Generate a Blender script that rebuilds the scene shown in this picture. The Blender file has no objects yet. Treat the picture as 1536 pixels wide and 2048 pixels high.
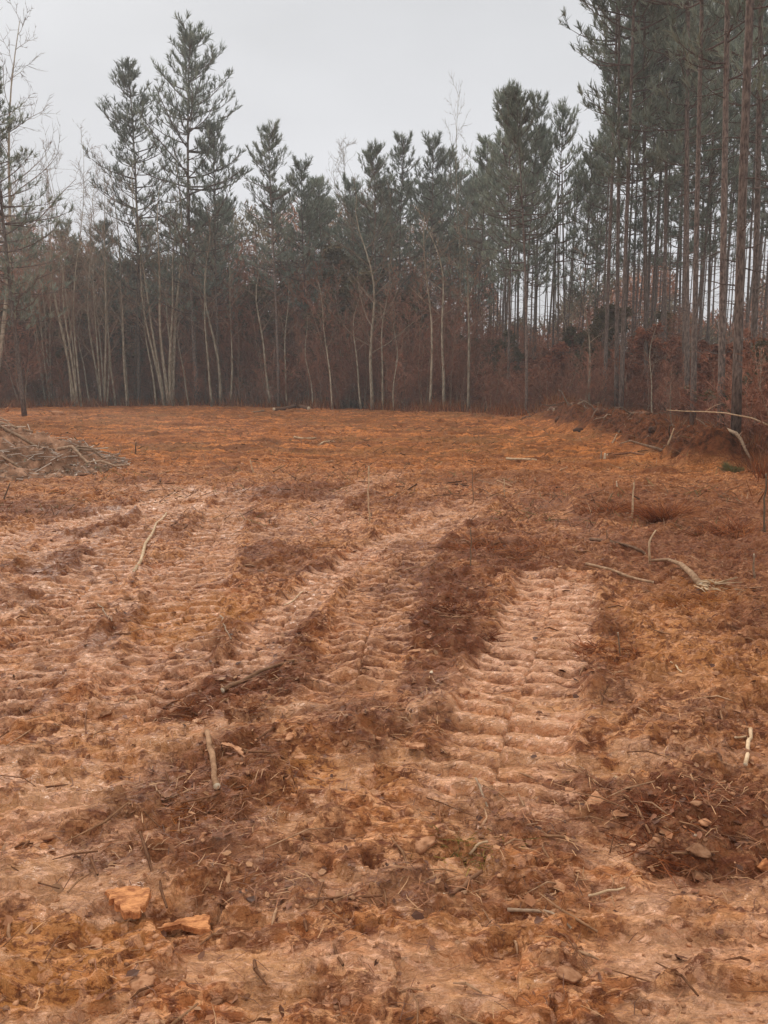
import bpy, math, random
import numpy as np
from mathutils import Vector, Matrix
R = math.radians
S = bpy.context.scene
COL = S.collection

# ------------------------------------------------------------ camera, world, sun, exposure
CAM_Z, FPX, PITCH = 1.65, 1530.0, R(9.55)          # FPX: focal length in pixels of the 1536 x 2048 picture
cam_d = bpy.data.cameras.new('camera'); cam = bpy.data.objects.new('camera', cam_d); COL.objects.link(cam)
cam.location = (0, 0, CAM_Z); cam.rotation_euler = (R(90) - PITCH, 0, 0)
cam_d.sensor_fit = 'VERTICAL'; cam_d.sensor_height = 24; cam_d.lens = 24 * FPX / 2048
cam_d.clip_start = 0.05; cam_d.clip_end = 2000
S.camera = cam
S.view_settings.view_transform = 'Standard'; S.view_settings.look = 'None'
S.view_settings.exposure = 0.12; S.view_settings.gamma = 1

world = bpy.data.worlds.new('World'); S.world = world; world.use_nodes = True
nt = world.node_tree; nt.nodes.clear()
wo = nt.nodes.new('ShaderNodeOutputWorld'); bg = nt.nodes.new('ShaderNodeBackground')
sky = nt.nodes.new('ShaderNodeTexSky'); sky.sky_type = 'NISHITA'; sky.sun_disc = False
SUN_EL, SUN_ROT = R(40), R(332)
sky.sun_elevation = SUN_EL; sky.sun_rotation = SUN_ROT
sky.dust_density = 4; sky.air_density = 1
hs = nt.nodes.new('ShaderNodeHueSaturation'); hs.inputs['Saturation'].default_value = 0.25; hs.inputs['Value'].default_value = 0.9
mx = nt.nodes.new('ShaderNodeMix'); mx.data_type = 'RGBA'; mx.inputs['Factor'].default_value = 0.95
tc = nt.nodes.new('ShaderNodeTexCoord'); sep = nt.nodes.new('ShaderNodeSeparateXYZ')
mp = nt.nodes.new('ShaderNodeMapping'); mp.inputs['Scale'].default_value = (1, 1, 2.5)
cn = nt.nodes.new('ShaderNodeTexNoise'); cn.inputs['Scale'].default_value = 1.3; cn.inputs['Detail'].default_value = 4
cr = nt.nodes.new('ShaderNodeValToRGB')           # overcast deck: brighter overhead than at the horizon
cr.color_ramp.elements[0].position = 0.0; cr.color_ramp.elements[0].color = (.74, .75, .79, 1)
cr.color_ramp.elements[1].position = 1.0; cr.color_ramp.elements[1].color = (1.35, 1.33, 1.3, 1)
e = cr.color_ramp.elements.new(0.42); e.color = (.68, .69, .715, 1)
mul = nt.nodes.new('ShaderNodeMix'); mul.data_type = 'RGBA'; mul.blend_type = 'MULTIPLY'; mul.inputs['Factor'].default_value = 1
c2 = nt.nodes.new('ShaderNodeMapRange'); c2.inputs['From Min'].default_value = .3; c2.inputs['From Max'].default_value = .7
c2.inputs['To Min'].default_value = 8.3; c2.inputs['To Max'].default_value = 11.0
nt.links.new(tc.outputs['Generated'], sep.inputs[0]); nt.links.new(sep.outputs['Z'], cr.inputs[0])
nt.links.new(tc.outputs['Generated'], mp.inputs[0]); nt.links.new(mp.outputs[0], cn.inputs['Vector']); nt.links.new(cn.outputs['Fac'], c2.inputs[0])
nt.links.new(cr.outputs[0], mul.inputs[6]); nt.links.new(c2.outputs[0], mul.inputs[7])
nt.links.new(sky.outputs[0], hs.inputs['Color']); nt.links.new(hs.outputs[0], mx.inputs[6]); nt.links.new(mul.outputs[2], mx.inputs[7])
nt.links.new(mx.outputs[2], bg.inputs[0]); bg.inputs[1].default_value = 0.105
nt.links.new(bg.outputs[0], wo.inputs[0])

sd = bpy.data.lights.new('sun', 'SUN'); sd.energy = 1.5; sd.angle = R(10); sd.color = (1, .95, .88)
so = bpy.data.objects.new('sun', sd); COL.objects.link(so)
sdir = Vector((math.sin(SUN_ROT) * math.cos(SUN_EL), math.cos(SUN_ROT) * math.cos(SUN_EL), math.sin(SUN_EL)))
so.rotation_euler = sdir.to_track_quat('Z', 'Y').to_euler()

# ------------------------------------------------------------ helpers
def tag(o, label=None, cat=None, group=None, kind=None):
    for k, v in (('label', label), ('category', cat), ('group', group), ('kind', kind)):
        if v: o[k] = v
    return o

def empty(name, loc=(0, 0, 0), rot=(0, 0, 0), sc=(1, 1, 1)):
    o = bpy.data.objects.new(name, None); COL.objects.link(o)
    o.location = loc; o.rotation_euler = rot; o.scale = sc; o.empty_display_size = .2
    return o

def mesh(name, V, parts, mats, smooth=True, tint=None, attrs=None):
    """V (n,3); parts: list of (F array (m,k), material index); tint: per-vertex rgb"""
    me = bpy.data.meshes.new(name)
    V = np.asarray(V, np.float32); me.vertices.add(len(V)); me.vertices.foreach_set('co', V.ravel())
    loops, starts, tot, mi, s = [], [], [], [], 0
    for F, m in parts:
        F = np.asarray(F, np.int32)
        if len(F) == 0: continue
        k = F.shape[1]
        loops.append(F.ravel()); starts.append(s + np.arange(len(F)) * k); tot.append(np.full(len(F), k)); mi.append(np.full(len(F), m)); s += F.size
    loops = np.concatenate(loops); starts = np.concatenate(starts); tot = np.concatenate(tot); mi = np.concatenate(mi)
    me.loops.add(len(loops)); me.loops.foreach_set('vertex_index', loops.astype(np.int32))
    me.polygons.add(len(starts)); me.polygons.foreach_set('loop_start', starts.astype(np.int32))
    me.polygons.foreach_set('loop_total', tot.astype(np.int32)); me.polygons.foreach_set('material_index', mi.astype(np.int32))
    me.polygons.foreach_set('use_smooth', np.full(len(starts), bool(smooth)))
    for m in mats: me.materials.append(m)
    if tint is not None:
        a = me.color_attributes.new('tint', 'FLOAT_COLOR', 'POINT')
        t = np.ones((len(V), 4), np.float32); t[:, :3] = tint; a.data.foreach_set('color', t.ravel())
    for k, v in (attrs or {}).items():
        a = me.attributes.new(k, 'FLOAT', 'POINT'); a.data.foreach_set('value', np.asarray(v, np.float32))
    me.update(calc_edges=True)
    return me

def link(name, me, parent=None):
    o = bpy.data.objects.new(name, me); COL.objects.link(o); o.parent = parent
    return o

def segs_mesh(P0, P1, r0, r1, k):
    """tapered k-sided tubes for n segments at once -> V, F"""
    P0, P1 = np.asarray(P0, float), np.asarray(P1, float); n = len(P0)
    d = P1 - P0; d /= np.linalg.norm(d, axis=1, keepdims=True) + 1e-9
    ref = np.where(np.abs(d[:, 2:3]) > .95, np.array([[1., 0, 0]]), np.array([[0, 0, 1.]]))
    u = np.cross(ref, d); u /= np.linalg.norm(u, axis=1, keepdims=True) + 1e-9; w = np.cross(d, u)
    a = np.arange(k) * 2 * np.pi / k; ca, sa = np.cos(a)[None, :, None], np.sin(a)[None, :, None]
    off = u[:, None] * ca + w[:, None] * sa
    A = P0[:, None] + off * np.asarray(r0)[:, None, None]; B = P1[:, None] + off * np.asarray(r1)[:, None, None]
    V = np.concatenate([A, B], 1).reshape(-1, 3)
    b = (np.arange(n) * 2 * k)[:, None]; i = np.arange(k)[None]; j = (np.arange(k)[None] + 1) % k
    F = np.stack([b + i, b + j, b + k + j, b + k + i], -1).reshape(-1, 4)
    return V, F

def tube(pts, rad, k=8, cap=True):
    """one smooth tube along a polyline"""
    P = np.array(pts, float); n = len(P); T = np.gradient(P, axis=0); T /= np.linalg.norm(T, axis=1, keepdims=True)
    ref = np.array([0, 0, 1.]) if abs(T[0, 2]) < .9 else np.array([1., 0, 0])
    V = []
    for i in range(n):
        u = np.cross(ref, T[i]); u /= np.linalg.norm(u); w = np.cross(T[i], u); ref = np.cross(T[i], u) if abs(T[0, 2]) < .9 else ref
        a = np.arange(k) * 2 * np.pi / k
        V.append(P[i] + rad[i] * (np.cos(a)[:, None] * u + np.sin(a)[:, None] * w))
        if abs(T[0, 2]) < .9: ref = w
    V = np.concatenate(V); b = (np.arange(n - 1) * k)[:, None]; i = np.arange(k)[None]; j = (i + 1) % k
    F = np.stack([b + i, b + j, b + k + j, b + k + i], -1).reshape(-1, 4)
    C = []
    if cap:
        V = np.concatenate([V, P[:1], P[-1:]]); m = n * k
        for q in range(k): C.append((m, (q + 1) % k, q)); C.append((m + 1, (n - 1) * k + q, (n - 1) * k + (q + 1) % k))
    return V, F, np.array(C, int).reshape(-1, 3)

class Build:
    def __init__(s): s.V = []; s.P = {}; s.n = 0; s.T = []
    def add(s, V, F, m=0, tint=None):
        F = np.asarray(F, int)
        if len(F) == 0: return
        s.P.setdefault((F.shape[1], m), []).append(F + s.n); s._v(V, tint)
    def _v(s, V, tint):
        s.V.append(np.asarray(V, float)); s.n += len(V)
        t = np.ones((len(V), 3)); 
        if tint is not None: t[:] = tint
        s.T.append(t)
    def addtube(s, pts, rad, k=8, m=0, capm=None, tint=None):
        V, F, C = tube(pts, rad, k); b = s.n
        s._v(V, tint); s.P.setdefault((4, m), []).append(F + b)
        s.P.setdefault((3, m if capm is None else capm), []).append(C + b)
    def mesh(s, name, mats, smooth=True, attrs=None):
        return mesh(name, np.concatenate(s.V), [(np.concatenate(f), m) for (k, m), f in sorted(s.P.items())], mats, smooth, np.concatenate(s.T), attrs)

# ---- numpy noise
_rs = np.random.RandomState(7); PERM = _rs.permutation(4096); ANG = _rs.rand(4096) * 2 * np.pi
GX, GY = np.cos(ANG), np.sin(ANG)
def perlin(x, y, seed=0):
    x = x + seed * 17.31; y = y + seed * 9.77
    xi = np.floor(x).astype(np.int64); yi = np.floor(y).astype(np.int64); fx = x - xi; fy = y - yi
    def g(ix, iy, dx, dy):
        h = PERM[(PERM[ix & 4095] + iy) & 4095]; return GX[h] * dx + GY[h] * dy
    u = fx * fx * fx * (fx * (fx * 6 - 15) + 10); v = fy * fy * fy * (fy * (fy * 6 - 15) + 10)
    a = g(xi, yi, fx, fy); b = g(xi + 1, yi, fx - 1, fy); c = g(xi, yi + 1, fx, fy - 1); d = g(xi + 1, yi + 1, fx - 1, fy - 1)
    return ((a + (b - a) * u) * (1 - v) + (c + (d - c) * u) * v) * 1.5
def fbm(x, y, oct=4, seed=0, gain=.5):
    s, a, t = 0, 1., 0
    for o in range(oct): s = s + a * perlin(x * 2 ** o, y * 2 ** o, seed + o); t += a; a *= gain
    return s / t
def sst(a, b, x): t = np.clip((x - a) / (b - a), 0, 1); return t * t * (3 - 2 * t)

# ---- picture <-> place (used only to find where on the ground a thing stands)
cp, sp = math.cos(PITCH), math.sin(PITCH)
def ray(px, py):
    cx, cy = (px - 768) / FPX, (1024 - py) / FPX
    return cx, cp + cy * sp, cy * cp - sp            # x, y, z of direction
def flat(px, py, z=0.0):
    d = ray(px, py); t = (z - CAM_Z) / d[2]; return d[0] * t, d[1] * t
def atY(px, py, Y):
    d = ray(px, py); t = Y / d[1]; return d[0] * t, Y, CAM_Z + d[2] * t

# ------------------------------------------------------------ the ground's relief and patches (one height function for everything)
# dozer tracks: centre lines through ground points, width, cleat depth, paleness
def gl(*pp): return np.array([flat(*p) for p in pp])
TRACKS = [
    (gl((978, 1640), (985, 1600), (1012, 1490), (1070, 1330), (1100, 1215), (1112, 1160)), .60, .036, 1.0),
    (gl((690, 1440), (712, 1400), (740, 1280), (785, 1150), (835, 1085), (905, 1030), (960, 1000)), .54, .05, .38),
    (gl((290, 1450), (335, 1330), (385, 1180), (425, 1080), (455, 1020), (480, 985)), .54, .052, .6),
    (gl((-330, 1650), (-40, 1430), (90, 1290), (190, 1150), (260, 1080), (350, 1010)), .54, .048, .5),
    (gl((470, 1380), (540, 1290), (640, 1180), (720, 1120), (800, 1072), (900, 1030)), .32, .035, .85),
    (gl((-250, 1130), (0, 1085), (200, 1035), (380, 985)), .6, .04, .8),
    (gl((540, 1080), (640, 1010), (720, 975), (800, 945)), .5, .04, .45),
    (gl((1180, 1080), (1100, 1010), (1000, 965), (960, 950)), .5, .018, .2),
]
def track(x, y, P):
    best = np.full(x.shape, 1e9); s = np.zeros_like(x); sd_ = np.zeros_like(x); acc = 0
    L = np.linalg.norm(np.diff(P, axis=0), axis=1)
    for i in range(len(L)):
        a, b = P[i], P[i + 1]; t = (b - a) / L[i]
        u = (x - a[0]) * t[0] + (y - a[1]) * t[1]; uc = np.clip(u, 0, L[i])
        dx, dy = x - a[0] - uc * t[0], y - a[1] - uc * t[1]; d = np.hypot(dx, dy)
        m = d < best; best = np.where(m, d, best); s = np.where(m, acc + u, s); sd_ = np.where(m, t[0] * dy - t[1] * dx, sd_); acc += L[i]
    return best, s, sd_, acc

def blob(x, y, lst, n):
    o = np.zeros_like(x)
    for (px, py, rx, ry, st) in lst:
        cx, cy = flat(px, py); r = np.sqrt(((x - cx) / rx) ** 2 + ((y - cy) / ry) ** 2) + n * .55
        o = np.maximum(o, st * (1 - sst(.55, 1.15, r)))
    return o
LIT = [(890, 1290, .42, .9, 1), (860, 1180, .5, .9, 1), (990, 1110, .8, 1.0, .9), (1310, 1030, .7, .8, 1), (1220, 1040, .6, .6, .8), (1400, 1100, 1.2, 1.2, .8),
       (470, 1400, .45, .35, 1), (410, 1430, .3, .2, .9), (540, 1340, .35, .3, .8), (700, 1480, .25, .3, .7), (1330, 1640, .45, .28, 1), (1200, 1600, .35, .18, .8), (1420, 1720, .3, .25, .8),
       (1060, 1640, .4, .2, .4), (620, 985, 1.1, 1.0, .9), (760, 1005, 1.2, .8, .6), (60, 1020, 1.6, .8, .8), (200, 1060, .8, .6, .6), (560, 1120, .5, .8, .6), (20, 1400, .3, .5, .7), (430, 1300, .2, .5, .6),
       (1170, 1370, .3, .5, .7), (900, 1800, .35, .14, .6), (300, 1680, .4, .2, .5), (1000, 960, 2.2, .9, .5), (1180, 900, 2.5, 1.5, .6), (240, 1740, .2, .1, .7), (480, 1790, .3, .12, .5), (1100, 1820, .3, .1, .4), (1350, 1010, 2.6, 2.6, .7), (1450, 1160, 1.2, 1.4, .6), (1150, 1080, .8, 1., .55), (900, 1000, 1.2, .8, .45), (1500, 1500, .5, .6, .4), (700, 1350, .2, .5, .4), (590, 1260, .16, .7, .8), (560, 1350, .2, .3, .8), (530, 1120, .3, .7, .75), (850, 1370, .16, .6, .85), (890, 1500, .16, .3, .6), (230, 1260, .14, .6, .7), (560, 1060, .35, .7, .6), (800, 1130, .15, .8, .6), (1200, 1250, .18, .7, .7), (340, 1060, .3, .6, .5), (40, 1200, .4, .3, .5), (1080, 1560, .3, .1, .5)]
OCH = [(370, 1240, .45, .7, 1), (1420, 1330, .9, .9, .6), (1300, 1250, .6, .5, .6), (1400, 1200, .5, .4, .9), (560, 1570, .4, .18, .9), (110, 1900, .35, .12, .9), (60, 1980, .3, .1, .9), (740, 1590, .3, .15, .5), (1000, 1500, .4, .4, .5), (220, 1790, .2, .08, .8), (330, 1500, .6, .3, .4), (1050, 1880, .5, .15, .4)]
PIN = [(120, 1180, 1.0, 1.4, .8), (100, 1350, .9, .9, .7), (150, 1560, .8, .5, .7), (300, 1020, 1.3, .6, .9), (400, 985, 1.2, .8, .8), (630, 1040, .7, .8, .5), (880, 1030, .6, .9, .6), (900, 1420, .25, .35, .6), (120, 1740, .5, .2, .7), (1450, 1900, .6, .2, .6),
       (60, 1090, 1.6, .9, .6), (700, 1950, .6, .12, .6), (1380, 1840, .4, .15, .6), (530, 1700, .35, .15, .5), (100, 1640, .6, .2, .5)]
BERM = gl((1110, 838), (1165, 862), (1260, 878), (1350, 905), (1430, 935))
WOOD_EDGE = np.array([flat(*p) for p in [(-300, 822), (0, 820), (300, 811), (600, 816), (800, 822), (1000, 832), (1180, 842), (1290, 846), (1400, 868), (1500, 930), (1600, 1010), (1900, 1250)]])
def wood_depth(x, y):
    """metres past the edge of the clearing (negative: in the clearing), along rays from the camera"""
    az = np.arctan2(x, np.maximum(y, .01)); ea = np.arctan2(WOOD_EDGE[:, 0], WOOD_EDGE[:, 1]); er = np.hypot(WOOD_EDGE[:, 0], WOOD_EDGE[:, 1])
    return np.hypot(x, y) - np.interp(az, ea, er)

def ground_all(x, y, full=True):
    big = .10 * fbm(x / 9, y / 9, 2, 3) + .055 * fbm(x / 2.3, y / 2.3, 2, 5)
    dist = np.hypot(x, y)
    warp = fbm(x / .5, y / .5, 2, 40)
    T = np.zeros_like(x); Z = np.zeros_like(x); pale = np.zeros_like(x)
    n_edge = .07 * perlin(x / .3, y / .3, 21)
    for i, (P, w, dep, pl) in enumerate(TRACKS):
        d, s, sd_, L = track(x, y, P)
        m = (1 - sst(w / 2 - .05, w / 2 + .05, d + n_edge)) * sst(-.3, .3, s) * (1 - sst(L - .3, L + .3, s))
        patch = .45 + .75 * sst(-.3, .25, fbm(x / .5, y / .4, 3, 60 + i))
        ph = (s + .05 * (sd_ > 0) + .03 * warp + .02 * perlin(x / .16, y / .12, 23)) / .145
        fr = ph - np.floor(ph)
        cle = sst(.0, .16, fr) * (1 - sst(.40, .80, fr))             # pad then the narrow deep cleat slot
        seam = np.exp(-((np.abs(sd_) - .0) / .018) ** 2) * .22
        prof = dep * patch * (cle * 1.25 - .4 - seam) - .02
        berm = .03 * np.exp(-((d - w / 2 - .06) / .05) ** 2) * (.5 + perlin(x / .25, y / .25, 25)) * sst(0, .4, s) * (1 - sst(L - .4, L, s))
        keep = m > T
        Z = np.where(keep, prof * m + Z * (1 - m), Z) + berm * (1 - T); T = np.maximum(T, m)
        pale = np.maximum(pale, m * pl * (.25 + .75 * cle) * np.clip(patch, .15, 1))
    n1 = fbm(x / .5, y / .5, 2, 31)
    lit = blob(x, y, LIT, n1); och = blob(x, y, OCH, n1); pin = blob(x, y, PIN, n1) * (.15 + .85 * sst(-.10, .12, fbm(x / .26, y / .13, 4, 37)))
    lit = np.maximum(lit, sst(.12, .42, fbm(x / 1.1, y / 1.1, 3, 33)) * .8)
    tan = sst(-.02, .12, fbm(x / .42, y / .2, 3, 47)) * (1 - sst(3.0, 4.6, dist)) * (1 - lit)
    sm = np.maximum(tan, pin * .8)
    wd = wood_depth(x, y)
    clod_amp = (.30 + .70 * (1 - T)) * (1 - .2 * pin * (1 - lit))
    q2 = fbm(x / .15 + warp, y / .075, 3, 64) * 2.6; f2 = q2 - np.floor(q2); flakes = .013 * (np.floor(q2) + sst(0, .18, f2)) * (1 - sst(9, 14, dist))
    # smeared plates with torn edges, wider across than along
    q = fbm(x / .46 + .5 * warp, y / .24, 3, 44, .45) * 3.2; qf = q - np.floor(q)
    plates = .034 * (np.floor(q) + sst(.0, .09, qf))
    c1 = fbm(x / .22, y / .15, 3, 51, .55); rid = 1 - np.abs(fbm(x / .30, y / .17, 3, 53)) * 3
    clods = .046 * c1 + .020 * np.clip(rid, -1, 1)
    rough_far = (.13 * fbm(x / 1.6, y / .8, 4, 71) + .10 * np.clip(fbm(x / 3.5, y / .6, 3, 73), -.1, 1)) * sst(9, 20, dist) + .13 * fbm(x / .8, y / .8, 4, 75) * sst(.8, 2.2, x) * sst(4.5, 6.5, dist)
    fine = .006 * fbm(x / .05, y / .04, 2, 57) if full else 0
    lump = lit * (.05 * np.abs(fbm(x / .18, y / .16, 3, 81)) + .03 * fbm(x / .6, y / .6, 2, 83))
    near_soft = 1.0
    z = big + Z + (plates * .9 + (clods + flakes + fine) * (1 - .72 * sm)) * clod_amp * near_soft + lump + rough_far
    # spoil bank on the right
    d, s, sd_, L = track(x, y, BERM)
    hb = (.60 + .45 * fbm(x / .9, y / .9, 3, 91)) * np.exp(-(d / (.9 + .25 * perlin(x / 1.5, y / 1.5, 93))) ** 2)
    bank = sst(-.2, .8, s + .6) * (1 - sst(L - .2, L + .6, s)); z = z + hb * bank + .22 * fbm(x / .45, y / .35, 4, 95) * sst(.08, .3, hb * bank)
    z = z + .35 * sst(0, 10, wd) * (x < 3) * sst(3, -3, x) if False else z
    z = z - (1 - sst(.2, .9, dist)) * 0
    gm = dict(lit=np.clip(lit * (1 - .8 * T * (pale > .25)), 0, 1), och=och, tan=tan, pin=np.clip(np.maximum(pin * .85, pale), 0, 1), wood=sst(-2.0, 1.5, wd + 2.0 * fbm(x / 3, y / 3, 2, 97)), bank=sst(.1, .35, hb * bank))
    return z, gm
Z0 = float(ground_all(np.array([0.]), np.array([2.]))[0][0]) * 0
def H(x, y):
    x = np.atleast_1d(np.asarray(x, float)); y = np.atleast_1d(np.asarray(y, float)); return ground_all(x, y, False)[0]
def h1(x, y): return float(H(x, y)[0])
def at(px, py, lift=0.0):
    z = 0.
    for _ in range(5): x, y = flat(px, py, z); z = h1(x, y) * .8 + z * .2
    return x, y, z + lift

# ------------------------------------------------------------ materials
def nodes(name):
    m = bpy.data.materials.new(name); m.use_nodes = True; n = m.node_tree; b = n.nodes['Principled BSDF']; return m, n, b
def N(n, t, **kw):
    o = n.nodes.new(t)
    for k, v in kw.items():
        if k in o.inputs.keys(): o.inputs[k].default_value = v
        else: setattr(o, k, v)
    return o
def mixc(n, fac, a, b, blend='MIX'):
    m = n.nodes.new('ShaderNodeMix'); m.data_type = 'RGBA'; m.blend_type = blend
    for sock, v in ((m.inputs[0], fac), (m.inputs[6], a), (m.inputs[7], b)):
        if isinstance(v, bpy.types.NodeSocket): n.links.new(v, sock)
        elif isinstance(v, (int, float)): sock.default_value = v
        else: sock.default_value = (*v, 1)
    return m.outputs[2]
def noise(n, scale, detail=4, vec=None, rough=.55, dist=0):
    t = N(n, 'ShaderNodeTexNoise', Scale=scale, Detail=detail, Roughness=rough, Distortion=dist)
    if vec is not None: n.links.new(vec, t.inputs['Vector'])
    return t.outputs['Fac']
def rng(n, s, a, b, c=0., d=1.):
    m = N(n, 'ShaderNodeMapRange'); n.links.new(s, m.inputs[0]); m.inputs[1].default_value = a; m.inputs[2].default_value = b; m.inputs[3].default_value = c; m.inputs[4].default_value = d
    return m.outputs[0]
def math_(n, op, a, b):
    m = N(n, 'ShaderNodeMath', operation=op)
    for s, v in ((m.inputs[0], a), (m.inputs[1], b)):
        if isinstance(v, bpy.types.NodeSocket): n.links.new(v, s)
        else: s.default_value = v
    return m.outputs[0]

def ground_mat():
    m, n, b = nodes('red_clay')
    g = N(n, 'ShaderNodeNewGeometry').outputs['Position']
    def A(k): a = n.nodes.new('ShaderNodeAttribute'); a.attribute_name = k; return a.outputs['Fac']
    st = N(n, 'ShaderNodeMapping'); st.inputs['Scale'].default_value = (1, 1.9, 1); n.links.new(g, st.inputs[0]); sv = st.outputs[0]
    n1, n2, n3, n4 = noise(n, 1.2, 5, g), noise(n, 7, 5, sv, .6, .4), noise(n, 34, 5, sv, .65), noise(n, 150, 3, g, .7)
    base = mixc(n, rng(n, n1, .35, .65), (.47, .19, .075), (.55, .28, .12))
    base = mixc(n, rng(n, noise(n, 2.7, 4, g, .6), .48, .62, 0, .6), base, (.34, .205, .125))
    base = mixc(n, rng(n, n2, .42, .62, 0, .9), base, (.18, .070, .032))
    base = mixc(n, rng(n, noise(n, 13, 4, sv, .6, .8), .52, .60, 0, .8), base, (.80, .47, .26))
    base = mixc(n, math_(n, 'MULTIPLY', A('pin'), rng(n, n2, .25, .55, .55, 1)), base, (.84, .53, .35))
    base = mixc(n, math_(n, 'MULTIPLY', A('och'), rng(n, n2, .3, .6, .2, .85)), base, (.58, .29, .10))
    base = mixc(n, math_(n, 'MULTIPLY', A('tan'), rng(n, n2, .3, .6, .9, .55)), base, mixc(n, rng(n, noise(n, 1.7, 3, g), .4, .6), (.60, .34, .15), (.64, .40, .25)))
    litc = mixc(n, rng(n, n3, .35, .65), (.075, .028, .017), (.27, .105, .05))
    base = mixc(n, math_(n, 'MULTIPLY', A('lit'), rng(n, n3, .3, .55, .55, .95)), base, litc)
    # far field: orange subsoil scraped by the blade
    far = N(n, 'ShaderNodeVectorMath', operation='LENGTH'); n.links.new(g, far.inputs[0]); fd = far.outputs['Value']
    stf = N(n, 'ShaderNodeMapping'); stf.inputs['Scale'].default_value = (.5, 1.6, 1); n.links.new(g, stf.inputs[0])
    nf = noise(n, 1.1, 6, stf.outputs[0], .65)
    farc = mixc(n, rng(n, nf, .40, .60), (.25, .10, .038), (.58, .25, .085))
    farc = mixc(n, rng(n, noise(n, 5, 6, stf.outputs[0], .7), .52, .60, 0, .75), farc, (.15, .055, .022))
    farc = mixc(n, rng(n, noise(n, .8, 5, stf.outputs[0], .7), .55, .66, 0, .8), farc, (.17, .09, .032))
    farc = mixc(n, rng(n, noise(n, .22, 4, stf.outputs[0], .6), .46, .6, 0, .7), farc, (.25, .15, .065))
    stq = N(n, 'ShaderNodeMapping'); stq.inputs['Scale'].default_value = (.18, 1.5, 1); n.links.new(g, stq.inputs[0])
    farc = mixc(n, rng(n, noise(n, 1.0, 4, stq.outputs[0], .6), .54, .60, 0, .75), farc, (.17, .065, .025))
    farc = mixc(n, rng(n, noise(n, 1.9, 4, stq.outputs[0], .6), .53, .60, 0, .8), farc, (.74, .32, .11))
    base = mixc(n, rng(n, fd, 11, 19, 0, .85), base, farc)
    base = mixc(n, A('bank'), base, mixc(n, rng(n, n2, .4, .6), (.06, .028, .016), (.22, .095, .045)))
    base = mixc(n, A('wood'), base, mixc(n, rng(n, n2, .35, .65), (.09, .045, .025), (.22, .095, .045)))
    frag = math_(n, 'MULTIPLY', rng(n, noise(n, 26, 5, sv, .7, .4), .53, .58), rng(n, noise(n, 2.2, 3, g), .38, .6, .4, 1))
    smn = math_(n, 'SUBTRACT', 1.0, math_(n, 'MULTIPLY', math_(n, 'MAXIMUM', A('tan'), A('pin')), .6))
    frag = math_(n, 'MULTIPLY', frag, smn)
    frag2 = rng(n, noise(n, 11, 6, sv, .68, .5), .55, .60)
    base = mixc(n, math_(n, 'MULTIPLY', math_(n, 'MULTIPLY', frag2, smn), .7), base, (.16, .055, .028))
    lt = rng(n, noise(n, 15, 4, sv, .6, 1.0), .55, .60)
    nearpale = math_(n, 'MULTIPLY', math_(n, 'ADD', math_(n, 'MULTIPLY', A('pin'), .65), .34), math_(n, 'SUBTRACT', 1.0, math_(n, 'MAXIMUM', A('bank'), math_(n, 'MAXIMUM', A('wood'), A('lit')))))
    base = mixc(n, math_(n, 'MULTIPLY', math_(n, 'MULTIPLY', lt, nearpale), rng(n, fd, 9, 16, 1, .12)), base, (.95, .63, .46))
    base = mixc(n, math_(n, 'MULTIPLY', frag, .85), base, (.13, .045, .024))
    base = mixc(n, .35, base, mixc(n, rng(n, n4, .35, .65), (.5, .45, .42), (1.0, 1.0, 1.0)), 'MULTIPLY')
    base = mixc(n, 1.0, base, (1.12, .92, .76), 'MULTIPLY')
    n.links.new(base, b.inputs['Base Color'])
    n.links.new(rng(n, math_(n, 'ADD', math_(n, 'MAXIMUM', A('pin'), A('tan')), n3), .3, 1.3, .60, .27), b.inputs['Roughness'])
    n.links.new(math_(n, 'MULTIPLY', rng(n, math_(n, 'MAXIMUM', A('pin'), A('tan')), 0, 1, .12, .5), rng(n, fd, 8, 16, 1, .15)), b.inputs['Specular IOR Level'])
    bmp = N(n, 'ShaderNodeBump'); bmp.inputs['Strength'].default_value = .9; bmp.inputs['Distance'].default_value = .045
    hsum = math_(n, 'ADD', noise(n, 20, 5, sv, .58, .6), math_(n, 'MULTIPLY', noise(n, 80, 3, g, .6), .16))
    n.links.new(hsum, bmp.inputs['Height']); n.links.new(bmp.outputs[0], b.inputs['Normal'])
    return m

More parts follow.
